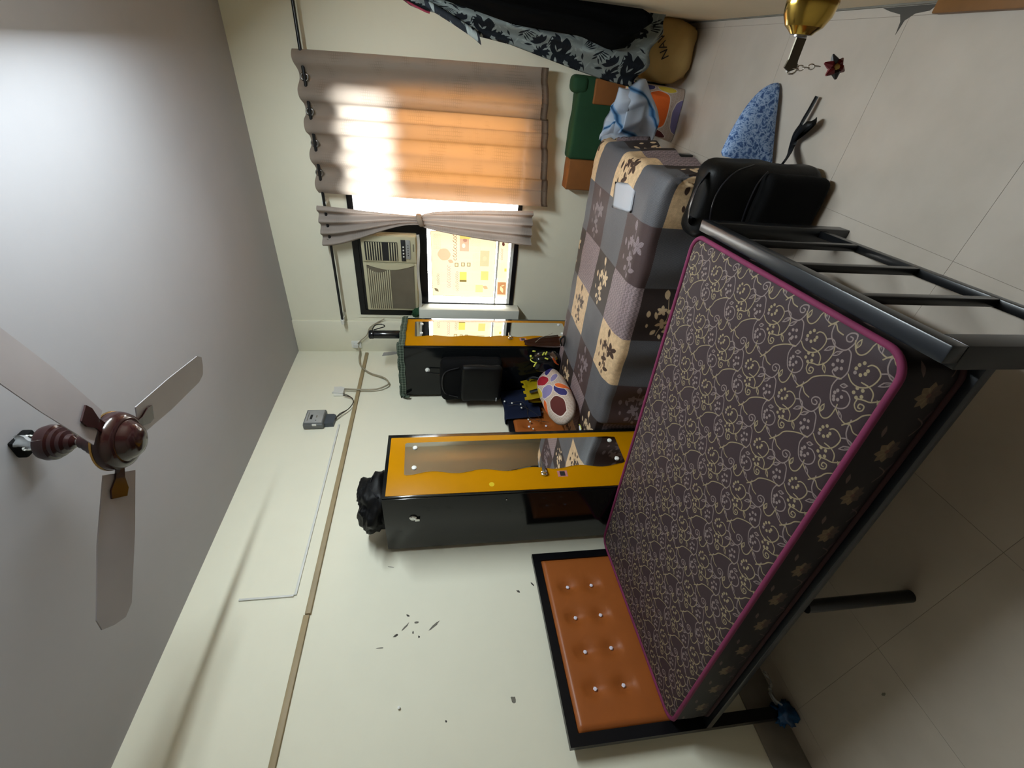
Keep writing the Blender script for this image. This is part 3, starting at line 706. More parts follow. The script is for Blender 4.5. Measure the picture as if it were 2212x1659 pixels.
# ------------------------------------------------------------------ electrics on the left wall
mt = thing('electricity_meter', 'grey electricity meter with pale dial plate on the left wall', 'meter', (0, 2.61, 2.37))
B('case', 'meter_grey', (0, -.078, .008, .048, .083, .150), mt, .010, 3)
B('front_rim', 'meter_grey', (.046, -.074, .012, .056, .079, .146), mt, .004)
B('dial_plate', 'ac_grey', (.054, -.066, .020, .0585, .071, .138), mt, .001)
B('display', 'ac_dark', (.058, -.030, .092, .0600, .020, .108), mt)
B('label_bar', 'stain', (.058, -.045, .120, .0592, .045, .125), mt); B('label_bar', 'stain', (.058, -.012, .060, .0592, .012, .068), mt)
B('screw', 'dark_mark', (.058, -.045, .060, .060, -.038, .067), mt)
bm = bmesh.new(); outline_slab(bm, [(-.052, -.055), (.040, -.062), (.052, -.045), (.052, .010), (-.056, .010)], 0, .036, 'x'); finish(bm, 'terminal_cover', 'meter_dark', mt)
B('seal', 'white_plastic', (.035, -.080, .055, .050, -.072, .085), mt, .002)
jb = thing('junction_box', 'small cracked white junction box on the left wall near the meter', 'junction box', (0, 2.955, 2.30))
B('back_box', 'white_plastic', (0, -.042, 0, .024, .048, .078), jb, .004); bm = bmesh.new(); outline_slab(bm, [(-.040, .004), (.03, 0), (.05, .03), (.046, .085), (.0, .076), (-.03, .088)], .024, .034, 'x'); finish(bm, 'cover', 'white_pvc', jb)
sk = thing('wall_socket', 'white socket with plug on the corner pillar beside the curtain rod', 'socket', (.045, D - .022, 2.24))
B('back_plate', 'white_plastic', (0, -.014, 0, .07, 0, .085), sk, .003); B('plug', 'white_pvc', (.016, -.045, .022, .054, -.014, .062), sk, .005)
props(recenter(T('power_cable', 'cable_grey', spline([(.035, 2.97, 2.30), (.03, 2.965, 2.20), (.03, 2.966, 2.06), (.035, 3.0, 1.985), (.03, 3.05, 1.962), (.028, 3.13, 2.01), (.026, 3.20, 2.13), (.03, 3.30, 2.215), (.032, 3.42, 2.245), (.04, 3.50, 2.25), (.07, 3.545, 2.265)], 6), .0065)), 'grey cable looping down the left wall between junction box and socket', 'cable')
props(recenter(T('power_cable', 'cable_grey', spline([(.08, 3.545, 2.285), (.13, 3.553, 2.24), (.19, 3.55, 2.18), (.27, 3.56, 2.14), (.345, 3.57, 2.02)], 6), .0045)), 'thin grey cable from the corner socket towards the air conditioner', 'cable')
wr = thing('meter_wires', 'pair of dark wires sagging between junction box and electricity meter', 'wires', (0, 2.75, 2.2))
for q in (0, .018):
    T('wire', 'cable_dark', spline([(.028, .165 - q, .10), (.03, .135 - q, .055 - q), (.03, .09, .018), (.03, .04, .01), (.03, -.03, .035), (.032, -.10 + q, .085), (.03, -.135, .110)], 6), .0035, wr, 6)

tl = thing('tube_light', 'slim white LED tube light fixed high on the right wall', 'light', (W, 1.70, 2.455))
B('housing', 'white_plastic', (-.060, -.60, -.022, 0, .60, .022), tl, .004)
t = NT('lit_tube'); t.b.inputs['Emission Color'].default_value = (.88, .95, 1, 1); t.b.inputs['Emission Strength'].default_value = 6; MT['lit_tube'] = t.m
T('tube', 'lit_tube', [(-.072, -.57, 0), (-.072, .57, 0)], .010, tl, 12)
# ------------------------------------------------------------------ wardrobes
def make_wardrobe():
    w = thing('wardrobe', '', 'wardrobe')
    dX, dY, hZ = .45, .44, 1.835
    B('carcass', 'black_gloss', (0, 0, .05, dX, dY, hZ), w, .003)
    B('plinth', 'black_metal', (.03, .02, 0, dX - .02, dY - .02, .05), w)
    dr = B('door', 'black_gloss', (dX, .004, .055, dX + .014, dY - .002, hZ - .002), w, .002)
    B('yellow_panel', 'yellow_laminate', (dX + .012, .010, .10, dX + .017, dY - .028, hZ - .020), dr, .0015)
    # mirror with a waved edge
    pts = [(.366, .500), (.372, .545), (.366, 1.726), (.358, 1.735)]
    top = [(.142, 1.730)]
    n = 60; zz = [1.722 - (1.722 - .52) * k / n for k in range(n + 1)]
    wave = [(.134 + .010 * (1 - cos((1.722 - z) * 2 * pi / .27)) + .006 * (1.722 - z), z) for z in zz]
    mir = slab('mirror', 'mirror', pts + top + wave + [(.172, .500)], dX + .0165, dX + .0205, 'x', dr)
    for y, z in ((.326, 1.68), (.183, 1.68), (.338, .540), (.196, .540)):
        L('mirror_screw', 'white_cap', [(.0001, 0), (.013, 0), (.013, .004), (.009, .007), (.005, .0075), (.0001, .006)], dr, 16, 'x', (dX + .0205, y, z))
    hd = L('handle', 'chrome', [(.0001, 0), (.018, 0), (.018, .010), (.011, .014), (.011, .026), (.0001, .028)], dr, 20, 'x', (dX + .017, .108, .985))
    bm = bmesh.new(); outline_slab(bm, [(.098, .976), (.180, .981), (.180, .993), (.098, .998)], dX + .030, dX + .041, 'x'); finish(bm, 'lever', 'chrome', hd)
    st = B('sticker', 'sticker_pink', (dX + .017, .085, .855, dX + .0178, .125, .910), dr); B('sticker_print', 'ac_dark', (dX + .0176, .089, .868, dX + .0182, .121, .897), st)
    return w
w1 = make_wardrobe(); w1.rotation_euler = (0, 0, -.035); w1.location = (.494 - .464 * cos(.035), 1.476 + .464 * sin(.035), 0); w1['label'] = 'nearer black wardrobe with yellow mirrored door, round yellow sticker and black bag on top'; w1['group'] = 'wardrobes against the left wall'
w2 = copy_tree(w1); w2.location = (.03, 2.885, 0); w2.rotation_euler = (0, 0, 0); w2['label'] = 'farther black wardrobe with yellow mirrored door, checked cloth on top, near the window'
L('round_sticker', 'yellow_bag', [(.0001, 0), (.014, 0), (.014, .0008), (.0001, .0008)], w1, 24, 'x', (.467, .054, 1.277))
lk = L('side_lock', 'chrome', [(.0001, 0), (.019, 0), (.019, -.006), (.014, -.010), (.0001, -.009)], w1, 24, 'y', (.292, 0, 1.686)); B('lock_tab', 'chrome', (.270, -.012, 1.652, .288, -.004, 1.676), lk, .001)
L('round_peg', 'chrome', [(.0001, 0), (.004, 0), (.004, -.006), (.0001, -.007)], w1, 10, 'y', (.41, 0, 1.20))

# things on and at the wardrobes
def crumple(name, mat, c, r, label, cat, seed, amp=.3, flat=None, sq=1.0, freq=2.2):
    return props(recenter(blob(name, mat, c, *r, amp=amp, seed=seed, flatbot=flat, n=28, sq=sq, freq=freq)), label, cat)
cb = thing('black_bag', 'crumpled black cloth bag lying on top of the nearer wardrobe', 'bag', (.24, 1.66, 1.835))
blob('bag_body', 'black_nylon', (0, 0, .062), .15, .155, .085, cb, .30, 3, 36, .8, 1.7, 0.001)
blob('bag_flap', 'black_nylon', (.04, .03, .105), .075, .075, .055, cb, .35, 6, 28, .8, 1.8)
T('bag_strap', 'strap_shine', spline([(.10, .10, .03), (.15, .06, .07), (.14, -.02, .08), (.16, -.10, .03)], 6), .007, cb, 8, flat=.003)
bm = bmesh.new()
def fn(u, v_):
    x = .012 + .490 * v_; y = -.012 + .466 * u
    ex = max(0, .02 - x, x - .468); ey = max(0, -y, y - .44)
    return V(x, y, .008 + .006 * abs(noise.noise(V(x * 14, y * 14, 1))) - 0 * ex)
ck = thing('checked_cloth', 'green and grey checked cloth covering the top of the farther wardrobe', 'cloth', (.03, 2.885, 1.835))
def pathfn(u, v_):
    # u along the width (with drops at both ends), v along the depth (drop at the front)
    a = -.045 + .53 * u; b = .0 + .52 * v_
    y = min(max(a, -.006), .446); x = min(b, .472); z = .007
    if a < -.006: z -= (-.006 - a) * 1.0
    if a > .446: z -= (a - .446)
    if b > .472: z -= (b - .472)
    z += .006 * noise.noise(V(x * 16, y * 16, 3)) + .003
    return V(x + .004 * (b > .472), y, z)
grid('top_cloth', 'check_cloth', pathfn, 44, 40, ck)
for k in range(4):
    blob('cloth_fold', 'check_cloth', (.03 + .13 * k, .01 + .01 * (k % 2), .014), .07, .018, .012, ck, .3, k, 14)
T('cloth_corner', 'check_cloth', spline([(.02, -.008, .01), (.0, -.022, -.02), (.012, -.03, -.055)], 5), [.013] * 5 + [.011] * 5 + [.004], ck, 8)
fk = thing('flask', 'slim black flask with wrist loop standing on the checked wardrobe cloth', 'flask', (.425, 3.17, 1.85))
L('body', 'black_bottle', [(.0001, 0), (.031, .002), (.033, .008), (.033, .20), (.031, .206), (.0001, .206)], fk, 28)
L('lid', 'black_bottle', [(.0001, .206), (.035, .207), (.036, .212), (.036, .238), (.033, .243), (.0001, .244)], fk, 28)
T('wrist_loop', 'black_nylon', spline([(.02, .03, .222), (.045, .065, .20), (.05, .075, .15), (.04, .06, .125), (.03, .05, .16), (.022, .033, .21)], 6), .004, fk, 6)
bp = thing('hanging_backpack', 'dull black backpack hanging on the side of the farther wardrobe', 'backpack', (.25, 2.876, 1.04))
def rbox(name, mat, ext, par, bev, amp=.006, seed=0, cuts=4):
    bm = bmesh.new(); box(bm, *ext, bev=bev, seg=4); bmesh.ops.subdivide_edges(bm, edges=[e for e in bm.edges if e.calc_length() > .06], cuts=cuts, use_grid_fill=True)
    for v_ in bm.verts: v_.co += V(*[amp * noise.noise(v_.co * 9 + V(seed + i * 5, i, 2)) for i in range(3)])
    return finish(bm, name, mat, par, True)
rbox('body', 'black_cloth', (-.19, -.12, .02, .185, -.004, .50), bp, .05, .008)
rbox('front_pocket', 'black_nylon', (-.165, -.165, .03, .165, -.10, .34), bp, .03, .008, 3)
T('zip', 'strap_shine', spline([(-.14, -.125, .36), (-.10, -.125, .46), (0, -.125, .485), (.10, -.125, .46), (.14, -.125, .36)], 6), .004, bp, 6)
B('logo_tab', 'paper_white', (-.155, -.168, .06, -.120, -.166, .066), bp)
T('hanging_loop', 'black_nylon', spline([(.02, -.03, .48), (.025, -.03, .56), (.03, -.02, .60)], 5), .006, bp, 6)
hk = L('wall_peg', 'white_plastic', [(.0001, 0), (.018, 0), (.018, -.008), (.008, -.012), (.007, -.03), (.0001, -.032)], w2, 16, 'y', (.25, 0, 1.635))

# ------------------------------------------------------------------ beds
def make_bed():
    b = thing('bed', '', 'bed')
    hb = thing('headboard', None, None); hb.parent = b
    bm = bmesh.new(); box(bm, -.032, -.02, 0, -.002, .025, 1.03); box(bm, -.032, .843, 0, -.002, .886, 1.03); box(bm, -.032, .025, .988, -.002, .843, 1.03); box(bm, -.032, .025, .40, -.002, .843, .44)
    finish(bm, 'headboard_frame', 'frame_black', hb)
    B('back_panel', 'bed_board', (-.026, .025, .44, -.016, .843, .988), hb)
    BT = [(.668, .872), (.668, .739), (.501, .872), (.503, .738), (.336, .868), (.341, .736), (.178, .866), (.178, .732)]
    def fn(u, v_):
        y = .026 + .816 * u; z = .50 + .487 * v_
        e = min(u, 1 - u) * .816; e2 = min(v_, 1 - v_) * .487; ed = min(1, min(e, e2) / .02); h = .022 * sqrt(max(0, 1 - (1 - ed) ** 2))
        for by, bz in BT: h -= .014 * exp(-(((y - by) / .038) ** 2 + ((z - bz) / .038) ** 2))
        for (a1, b1), (a2, b2) in zip(BT[::2], BT[1::2]):
            if b2 - .05 < z < b1 + .05: h -= .006 * exp(-((y - (a1 + (a2 - a1) * (b1 - z) / (b1 - b2))) / .022) ** 2)
        return V(-.014 + h, y, z)
    pad = grid('headboard_pad', 'orange_vinyl', fn, 68, 40, hb)
    for by, bz in BT:
        bm = bmesh.new(); bmesh.ops.create_icosphere(bm, subdivisions=1, radius=.0105)
        for v_ in bm.verts: v_.co = V(v_.co.x * .6, v_.co.y, v_.co.z)
        finish(bm, 'crystal_button', 'crystal', pad, False, (-.004, by, bz))
    for y0, y1 in ((-.02, .02), (.875, .915)):
        B('side_rail', 'rail_metal', (-.002, y0, .406, 1.815, y1, .432), b, .002)
    B('platform', 'bed_board', (-.002, .02, .418, 1.815, .875, .432), b)
    for x in (.45, .90, 1.35): B('cross_bar', 'black_metal', (x - .015, .02, .392, x + .015, .875, .416), b)
    for y in (-.008, .90): T('middle_leg', 'black_metal', [(.90, y, 0), (.90, y, .395)], .020, b, 16)
    fb = thing('footboard', None, None); fb.parent = b
    for y0, y1 in ((-.038, .016), (.876, .930)): B('leg', 'black_metal', (1.806, y0, 0, 1.860, y1, .545), fb, .003)
    B('top_rail', 'rail_metal', (1.820, -.038, .545, 1.860, .930, .583), fb, .004)
    B('bottom_rail', 'black_metal', (1.828, .016, .096, 1.852, .876, .124), fb, .002)
    for y in (.240, .470, .705): B('foot_bar', 'black_metal', (1.830, y - .011, .124, 1.852, y + .011, .545), fb, .002)
    return b
bed1 = make_bed(); bed1['label'] = 'nearer black metal bed with tufted orange headboard and bare footboard rails'; bed1['group'] = 'single beds'
bed2 = copy_tree(bed1); bed2['label'] = 'farther single bed between the wardrobes, covered by the patchwork sheet'
bed1.location = (.0897, .5149, 0); bed1.rotation_euler = (0, 0, .0614)
bed2.location = (.055, 1.951, 0); bed2.rotation_euler = (0, 0, 0)

def mattress(label, loc, rz, fancy=True):
    m_ = thing('mattress', label, 'mattress', loc, rz, 'mattresses')
    x0, x1, y0, y1, z0, z1, R0 = .024, 1.810, .0, .930, .434, .598, .062
    def loop(ins):
        P = []
        for cx_, cy_, a0 in ((x1 - R0, y1 - R0, 0), (x0 + R0, y1 - R0, 90), (x0 + R0, y0 + R0, 180), (x1 - R0, y0 + R0, 270)):
            for k in range(9):
                a = radians(a0 + 90 * k / 8); P.append((cx_ + (R0 - ins) * cos(a), cy_ + (R0 - ins) * sin(a)))
        return P
    bm = bmesh.new(); uvl = bm.loops.layers.uv.new('UVMap')
    rings = [[bm.verts.new((x, y, z)) for x, y in loop(i_)] for i_, z in ((.010, z1 - .008), (.020, z1 - .002), (.05, z1 + .0005))]
    skin(bm, rings, cap=False); bm.faces.new(rings[-1]); bot = [bm.verts.new((x, y, z0)) for x, y in loop(.01)]; bm.faces.new(bot[::-1])
    finish(bm, 'top_panel', 'damask' if fancy else 'bed_board', m_, True)
    bm = bmesh.new(); uvl = bm.loops.layers.uv.new('UVMap'); P = loop(.004); n = len(P); zs = [z0 + .004, z0 + .03, (z0 + z1) / 2, z1 - .03, z1 - .006]; bul = [0, .004, .006, .004, 0]
    s = [0]
    for k in range(n): a, b_ = P[k], P[(k + 1) % n]; s.append(s[-1] + math.hypot(a[0] - b_[0], a[1] - b_[1]))
    cxm, cym = (x0 + x1) / 2, (y0 + y1) / 2; LPs = [loop(.004 - q) for q in bul]
    rv = [[bm.verts.new((x, y, z)) for x, y in LP] for LP, z in zip(LPs, zs)]
    for j in range(len(zs) - 1):
        for k in range(n):
            f = bm.faces.new((rv[j][k], rv[j][(k + 1) % n], rv[j + 1][(k + 1) % n], rv[j + 1][k]))
            for lp, (kk, jj) in zip(f.loops, ((k, j), (k + 1, j), (k + 1, j + 1), (k, j + 1))): lp[uvl].uv = (s[kk] / .46, (zs[jj] - z0) / (z1 - z0))
    finish(bm, 'side_band', 'satin_flower', m_, True)
    if fancy:
        for z in (z1 - .006, z0 + .006):
            bm = bmesh.new(); tube(bm, [(x, y, z) for x, y in loop(.004)], .0085, 8, closed=True); finish(bm, 'piping', 'magenta' if z > .5 else 'wine_piping', m_, True)
    return m_
mattress('bare maroon mattress with scroll print and magenta piping on the nearer bed', (.0897, .5149, 0), .0614)
mattress('mattress of the farther bed hidden under the patchwork sheet', (.055, 1.951, 0), 0, False)

# patchwork sheet over the farther bed
SX1, SY0, SY1, SZ = 1.925, 1.935, 2.872, .612
def sheetpos(s_, t_):
    ds = max(0, s_ - SX1); dt0 = max(0, SY0 - t_); dt1 = max(0, t_ - SY1)
    X = min(s_, SX1); Y = min(max(t_, SY0), SY1); drop = sqrt(ds * ds + dt0 * dt0 + dt1 * dt1); z = SZ
    nx, ny = ds, dt1 - dt0
    # rounding toward the edges of the mattress
    ex = max(0, s_ - (SX1 - .09)) / .09; ey = max(0, (SY0 + .06) - t_) / .06; ey2 = max(0, t_ - (SY1 - .06)) / .06
    z -= .016 * (min(ex, 1) ** 2 + min(ey, 1) ** 2 + min(ey2, 1) ** 2)
    if drop > 0:
        nx /= drop; ny /= drop; R_ = .035
        if drop < R_ * pi / 2: a = drop / R_; o = R_ * sin(a); dz = R_ * (1 - cos(a))
        else: o = R_ + (drop - R_ * pi / 2) * .06; dz = R_ + (drop - R_ * pi / 2)
        fold = .014 * min(1, drop / .2) * sin((X * abs(ny) + Y * abs(nx)) * 26 + 9 * atan2(ny, nx))
        o += fold
        if s_ < .56 and ds == 0: o = min(o, .008)
        X += nx * o; Y += ny * o; z -= dz
    wr_ = .006 * noise.noise(V(s_ * 3.1, t_ * 3.1, 1)) + .0035 * noise.noise(V(s_ * 11, t_ * 7, 4))
    if s_ < .75 and t_ < 2.3: wr_ += .010 * noise.noise(V(s_ * 9, t_ * 9, 8)) * min(1, (.75 - s_) * 3)
    z += wr_ + .004
    return V(X, Y, z)
S0, S1_, T0, T1 = .085, 2.235, 1.50, 3.03
def fn(u, v_): return sheetpos(S0 + (S1_ - S0) * u, T0 + (T1 - T0) * v_ - .0 * u)
bs = recenter(grid('bed_sheet', 'patch_sheet', fn, 150, 104, uvf=lambda u, v_: (((S0 + (S1_ - S0) * u) - .275) / (6 * .2945), ((T0 + (T1 - T0) * v_) - 1.5685) / (2 * .2925))))
props(bs, 'grey, brown and beige patchwork sheet with leaf prints spread over the farther bed', 'bed sheet')

# ------------------------------------------------------------------ things on the farther bed
def fn(u, v_):
    a = V(1.823, 2.405, 0); b_ = V(1.876, 2.126, 0); c = V(1.750, 2.105, 0); d = V(1.702, 2.372, 0)
    p = (a * (1 - u) + b_ * u) * (1 - v_) + (d * (1 - u) + c * u) * v_
    return V(p.x, p.y, .622 + .004 * sin(u * 3) * v_ - .010 * max(0, (p.x - 1.835)) / .04)
pp = recenter(grid('paper_sheet', 'paper_white', fn, 8, 8, thick=.0006)); props(pp, 'small white sheet of paper lying on the patchwork sheet near the foot', 'paper')
nv = thing('navy_cloth', 'dark navy cloth draped over the orange headboard of the farther bed', 'cloth', (.055, 2.66, 1.03))
def fn(u, v_):
    y = -.145 + .36 * u - .02 * v_ * sin(u * 3); s_ = -.18 + .50 * v_
    if s_ < 0: x, z = -.038, s_ + .004
    elif s_ < .045: x, z = -.038 + s_ * 1.25, .010
    else: x, z = .018 + .10 * (s_ - .045) + .008 * sin(u * 11), .010 - (s_ - .045)
    return V(x + .004 * noise.noise(V(u * 4, v_ * 4, 3)), min(y, .217), z + .006 * sin(u * 7 + 1))
grid('cloth', 'navy_cloth', fn, 30, 30, nv, thick=.003)
ep = thing('earphones', 'thin dark earphones with white buds hanging over the orange headboard', 'earphones', (.055, 2.50, .70))
for k, P in enumerate(([(.03, .19, .30), (.045, .19, .20), (.050, .10, .17), (.038, .02, .172), (.036, -.02, .12), (.036, -.05, .02)], [(.03, .16, .31), (.045, .15, .22), (.045, .03, .10), (.034, -.04, .10)])):
    T('cord', 'cable_dark', spline(P, 6), .0018, ep, 5)
for p in ((.045, .20, .335), (.05, .17, .28), (.06, .145, .215), (.06, .10, .215), (.03, -.005, .175), (.03, -.03, .165), (.03, -.11, .155)):
    blob('ear_bud', 'white_plastic', p, .006, .009, .007, ep, .1, 1, 8)
yb = thing('yellow_bag', 'bright yellow bag with black handles beside the headboard of the farther bed', 'bag', (.200, 2.725, .62))
def fn(u, v_):
    y = -.125 + .25 * u; z = .012 + .245 * v_ + (.018 if (int(u * 7.01) % 2 == 0 and v_ > .93) else 0)
    return V(.05 + .035 * sin(pi * u) * (1 - .7 * v_) - .06 * v_, y, z)
grid('front_panel', 'yellow_bag', fn, 42, 14, yb, thick=.004)
def fn(u, v_): return V(-.04 - .02 * sin(pi * u) * (1 - v_), -.12 + .24 * u, .012 + .23 * v_)
grid('back_panel', 'yellow_bag', fn, 12, 8, yb, thick=.004)
T('handle', 'black_nylon', spline([(.03, -.075, .235), (.065, -.085, .17), (.083, -.05, .105), (.08, .0, .10), (.068, .06, .19), (.045, .075, .225)], 6), .013, yb, 8, flat=.004)
L('eyelet', 'ac_dark', [(.0001, .0), (.010, 0), (.010, .004), (.0001, .004)], yb, 14, 'x', (.018, .10, .222))
hl = thing('black_sling_bag', 'small glossy black bag with lime trim next to the yellow bag', 'bag', (.418, 2.795, .616))
rbox('body', 'black_gloss', (-.07, -.075, .006, .075, .075, .215), hl, .05, .010, 5, 3)
for P in ([(.04, -.07, .20), (.0, -.072, .216)], [(.078, -.03, .15), (.079, .005, .130)], [(.079, -.028, .128), (.080, .012, .108)], [(.074, .03, .196), (.062, .05, .210)], [(.076, -.068, .14), (.070, -.074, .115)]):
    T('lime_trim', 'neon', P, .006, hl, 6)
T('lime_strap', 'neon', spline([(.03, .0, .212), (.035, -.02, .238), (.035, -.05, .232), (.03, -.06, .205)], 5), .006, hl, 6, flat=.003)
blob('lime_buckle', 'neon', (.036, .018, .228), .010, .014, .010, hl, .1, 1, 10)
pl = thing('printed_pillow', 'pillow in cream cover with large red, lilac and maroon leaves on the farther bed', 'pillow', (.375, 2.43, .62))
def fn(u, v_):
    a = 2 * pi * u; k = v_; ca, sa = cos(a), sin(a); ex = .75
    rx, ry = .35, .115; X = math.copysign(abs(ca) ** ex, ca) * rx * sin(pi * k) ** .9; Y = math.copysign(abs(sa) ** ex, sa) * ry * sin(pi * k) ** .9
    z = -cos(pi * k) * .085 * (1 + .15 * noise.noise(V(X * 9, Y * 9, 2)))
    return V(X, Y, z)
def fnp(u, v_):
    p = fn(u, v_); rot_ = Matrix.Rotation(radians(100), 3, 'Z') @ Matrix.Rotation(radians(40), 3, 'X'); q = rot_ @ p
    return V(q.x + .01 * noise.noise(q * 12), q.y + .01 * noise.noise(q * 11 + V(3, 1, 1)), q.z + .100)
def uvp(u, v_):
    p = fn(u, v_); return (p.x / .76 + .5, p.y / .25 + .5)
grid('cover', 'pillow_print', fnp, 48, 26, pl, uvf=uvp, closed_u=True)
def fnt(u, v_): return V(.16 + .07 * v_ - .02, .17 + .09 * u, .06 + .05 * v_ + .02 * sin(u * 4)) + V(0, 0, .01 * noise.noise(V(u * 5, v_ * 5, 2)))
grid('cover_flap', 'leaf_print', fnt, 12, 8, pl, thick=.006, uvf=lambda u, v_: (.72 + u * .12, .7 + v_ * .1))
props(recenter(T('luggage_strap', 'black_nylon', spline([(.60, 2.735, .638), (.635, 2.745, .652), (.665, 2.735, .652), (.69, 2.72, .638), (.67, 2.70, .634), (.62, 2.705, .634)], 6), .010, n=8, flat=.006)), 'short black strap lying on the far edge of the patchwork sheet', 'strap')
kt = thing('key_tag', 'small cream tag with yellow edge on the sheet behind the nearer wardrobe', 'tag', (.385, 2.06, .634))
blob('tag', 'paper_white', (0, 0, 0), .018, .026, .004, kt, .1, 2, 12); T('tag_edge', 'neon', spline([(.018, -.028, .003), (.026, 0, .004), (.012, .026, .003)], 6), .003, kt, 6)
bw = thing('brown_pouch', 'shiny dark brown pouch leaning on the door of the farther wardrobe', 'pouch', (.545, 2.93, .59))
def fn(u, v_):
    w_ = .085 * (1 - .75 * v_ ** 2); return V(-.035 + .045 * sin(pi * u) * (1 - .4 * v_) + .006 * sin(u * 17), -.02 + (2 * u - 1) * w_ + .03 * (1 - v_), .012 + .285 * v_)
grid('body', 'brown_gloss', fn, 22, 16, bw, thick=.006)
T('seam', 'cable_grey', spline([(.0, -.06, .22), (.018, -.02, .17), (.02, .02, .10), (.015, .06, .06)], 5), .0016, bw, 5)

# ------------------------------------------------------------------ foot end: backpack, cushion, cloth
bk = thing('backpack', 'large black backpack standing on the floor between the two bed ends', 'backpack', (1.93, 1.765, 0))
rbox('body', 'black_nylon', (-.175, -.055, .004, .125, .115, .50), bk, .055, .010, 2, 5)
rbox('front_pocket', 'black_cloth', (-.150, -.105, .010, .105, -.03, .30), bk, .035, .008, 7, 4)
T('pocket_seam', 'strap_shine', spline([(-.15, -.075, .31), (-.05, -.085, .335), (.06, -.085, .33), (.11, -.065, .29)], 6), .003, bk, 6)
T('top_zip', 'strap_shine', spline([(-.17, -.05, .36), (-.13, -.06, .44), (0, -.062, .47), (.09, -.06, .43), (.125, -.04, .34)], 6), .003, bk, 6)
T('grab_handle', 'strap_shine', spline([(-.11, .0, .495), (-.085, -.03, .535), (-.03, -.045, .552), (.03, -.040, .545), (.075, -.01, .50)], 6), .016, bk, 8, flat=.004, up=V(0, .3, 1))
T('shoulder_strap', 'black_nylon', spline([(.11, .10, .12), (.14, .16, .06), (.17, .20, .03), (.215, .20, .035), (.25, .19, .03)], 6), .020, bk, 8, flat=.005, up=V(0, 0, 1))
T('webbing', 'black_nylon', spline([(.20, .205, .03), (.26, .205, .026), (.31, .195, .024), (.355, .19, .02)], 6), .011, bk, 8, flat=.003, up=V(0, 0, 1))
T('strap_loop', 'black_nylon', spline([(.20, .20, .035), (.23, .155, .06), (.265, .115, .065), (.275, .125, .03), (.235, .17, .02), (.20, .20, .03)], 6), .013, bk, 8, flat=.004, up=V(0, 0, 1))
cu = thing('blue_cushion', 'blue and white mottled pointed cushion on the floor behind the backpack', 'cushion', (2.125, 2.125, 0))
def fn(u, v_):
    a = 2 * pi * u
    # pointed outline lying on its edge: tip towards the right wall
    s_ = (1 - cos(a)) / 2; X = -.125 + .315 * s_; up_ = 1 if a < pi else -1
    hgt = (.27 * (1 - s_) ** .55 * (s_ * 12 if s_ < .083 else 1)) if up_ > 0 else 0.0
    Z = .012 + hgt * 1.0 + .02 * s_ * (1 - s_) * (up_ > 0)
    cxm, czm = .0, .10; k = sin(pi * v_) ** .5
    x = cxm + (X - cxm) * k; z = czm * (1 - .55 * max(0, x) / .19) + (Z - czm * (1 - .55 * max(0, x) / .19)) * k
    th = -cos(pi * v_) * .038
    return V(x, .02 + .55 * x + th, max(z, .004))
grid('cover', 'blue_mottle', fn, 44, 14, cu, closed_u=True)
wc = thing('blue_white_towel', 'white towel with blue bands bunched over the far foot corner of the bed', 'towel', (2.06, 2.93, .25))
def fn(u, v_):
    y = -.05 + .05 * sin(v_ * 5 + u * 2) - .03 * sin(pi * v_)
    x = -.12 + .25 * v_ - .03 * sin(u * 6) + (.05 * sin(pi * u) if v_ > .5 else 0) + .03 * (1 - u) * v_
    z = .335 - .36 * u * (1 - .25 * v_) - .03 * v_ * (u < .3)
    return V(x, y + .02 * noise.noise(V(u * 5, v_ * 6, 1)) - .03 * sin(u * 5), z + .012 * noise.noise(V(u * 6, v_ * 4, 5)))
grid('cloth', 'cloth_blue_white', fn, 36, 36, wc, thick=.008, uvf=lambda u, v_: (u * .5 + v_ * .5, v_))
def fn(u, v_):
    return V(-.115 + .035 * sin(pi * v_) + .20 * u, -.035 - .05 * sin(pi * u) * sin(pi * v_), .20 + .14 * v_ - .05 * u + .02 * noise.noise(V(u * 4, v_ * 4, 7)))
grid('folded_corner', 'cloth_blue_white', fn, 20, 14, wc, thick=.008, uvf=lambda u, v_: (.15 + u * .6, v_ * .5))

# ------------------------------------------------------------------ far right corner: bags and sacks
gb = thing('green_canvas_bag', 'long green canvas bag with brown ends standing against the far wall', 'bag', (1.885, 3.52, 0))
rbox('body', 'green_canvas', (-.150, -.065, 0.0, .355, .065, .612), gb, .025, .008, 2, 4)
rbox('end_panel', 'brown_canvas', (-.358, -.060, 0.0, -.148, .060, .598), gb, .012, .004, 4, 4)
rbox('end_panel', 'brown_canvas', (.20, -.078, .0, .345, -.050, .50), gb, .010, .004, 6, 3)
rbox('rolled_top', 'green_canvas', (.25, -.075, .54, .355, .050, .655), gb, .035, .006, 8, 2)
ps = thing('printed_cloth_bag', 'cloth bag with orange leaf print standing in the far right corner', 'bag', (2.08, 3.20, 0))
def fn(u, v_):
    a = 2 * pi * u; k = .75 + .25 * (1 - v_); sq = .45; ca, sa = cos(a), sin(a)
    return V(math.copysign(abs(ca) ** sq, ca) * .15 * k + .05 * v_, math.copysign(abs(sa) ** sq, sa) * .055, .004 + .36 * v_ + .012 * sin(a * 3) * v_)
grid('bag_body', 'leaf_print', fn, 40, 16, ps, uvf=lambda u, v_: (u * 2.2 - .10, v_ * .75 + .36), closed_u=True)
def fn(u, v_): return V(-.09 + .28 * u, .0 + (.05 - .1 * v_) * .8, .355 + .018 * sin(pi * v_) + .02 * noise.noise(V(u * 5, v_ * 3, 1)))
grid('bag_top', 'leaf_print', fn, 16, 6, ps)
ys_ = thing('yellow_sack', 'plump yellow woven sack with dark lettering on the floor in the corner', 'sack', (2.405, 3.26, 0))
blob('sack_body', 'sack_yellow', (0, 0, .155), .165, .15, .165, ys_, .12, 4, 30, .75, 2, .003)
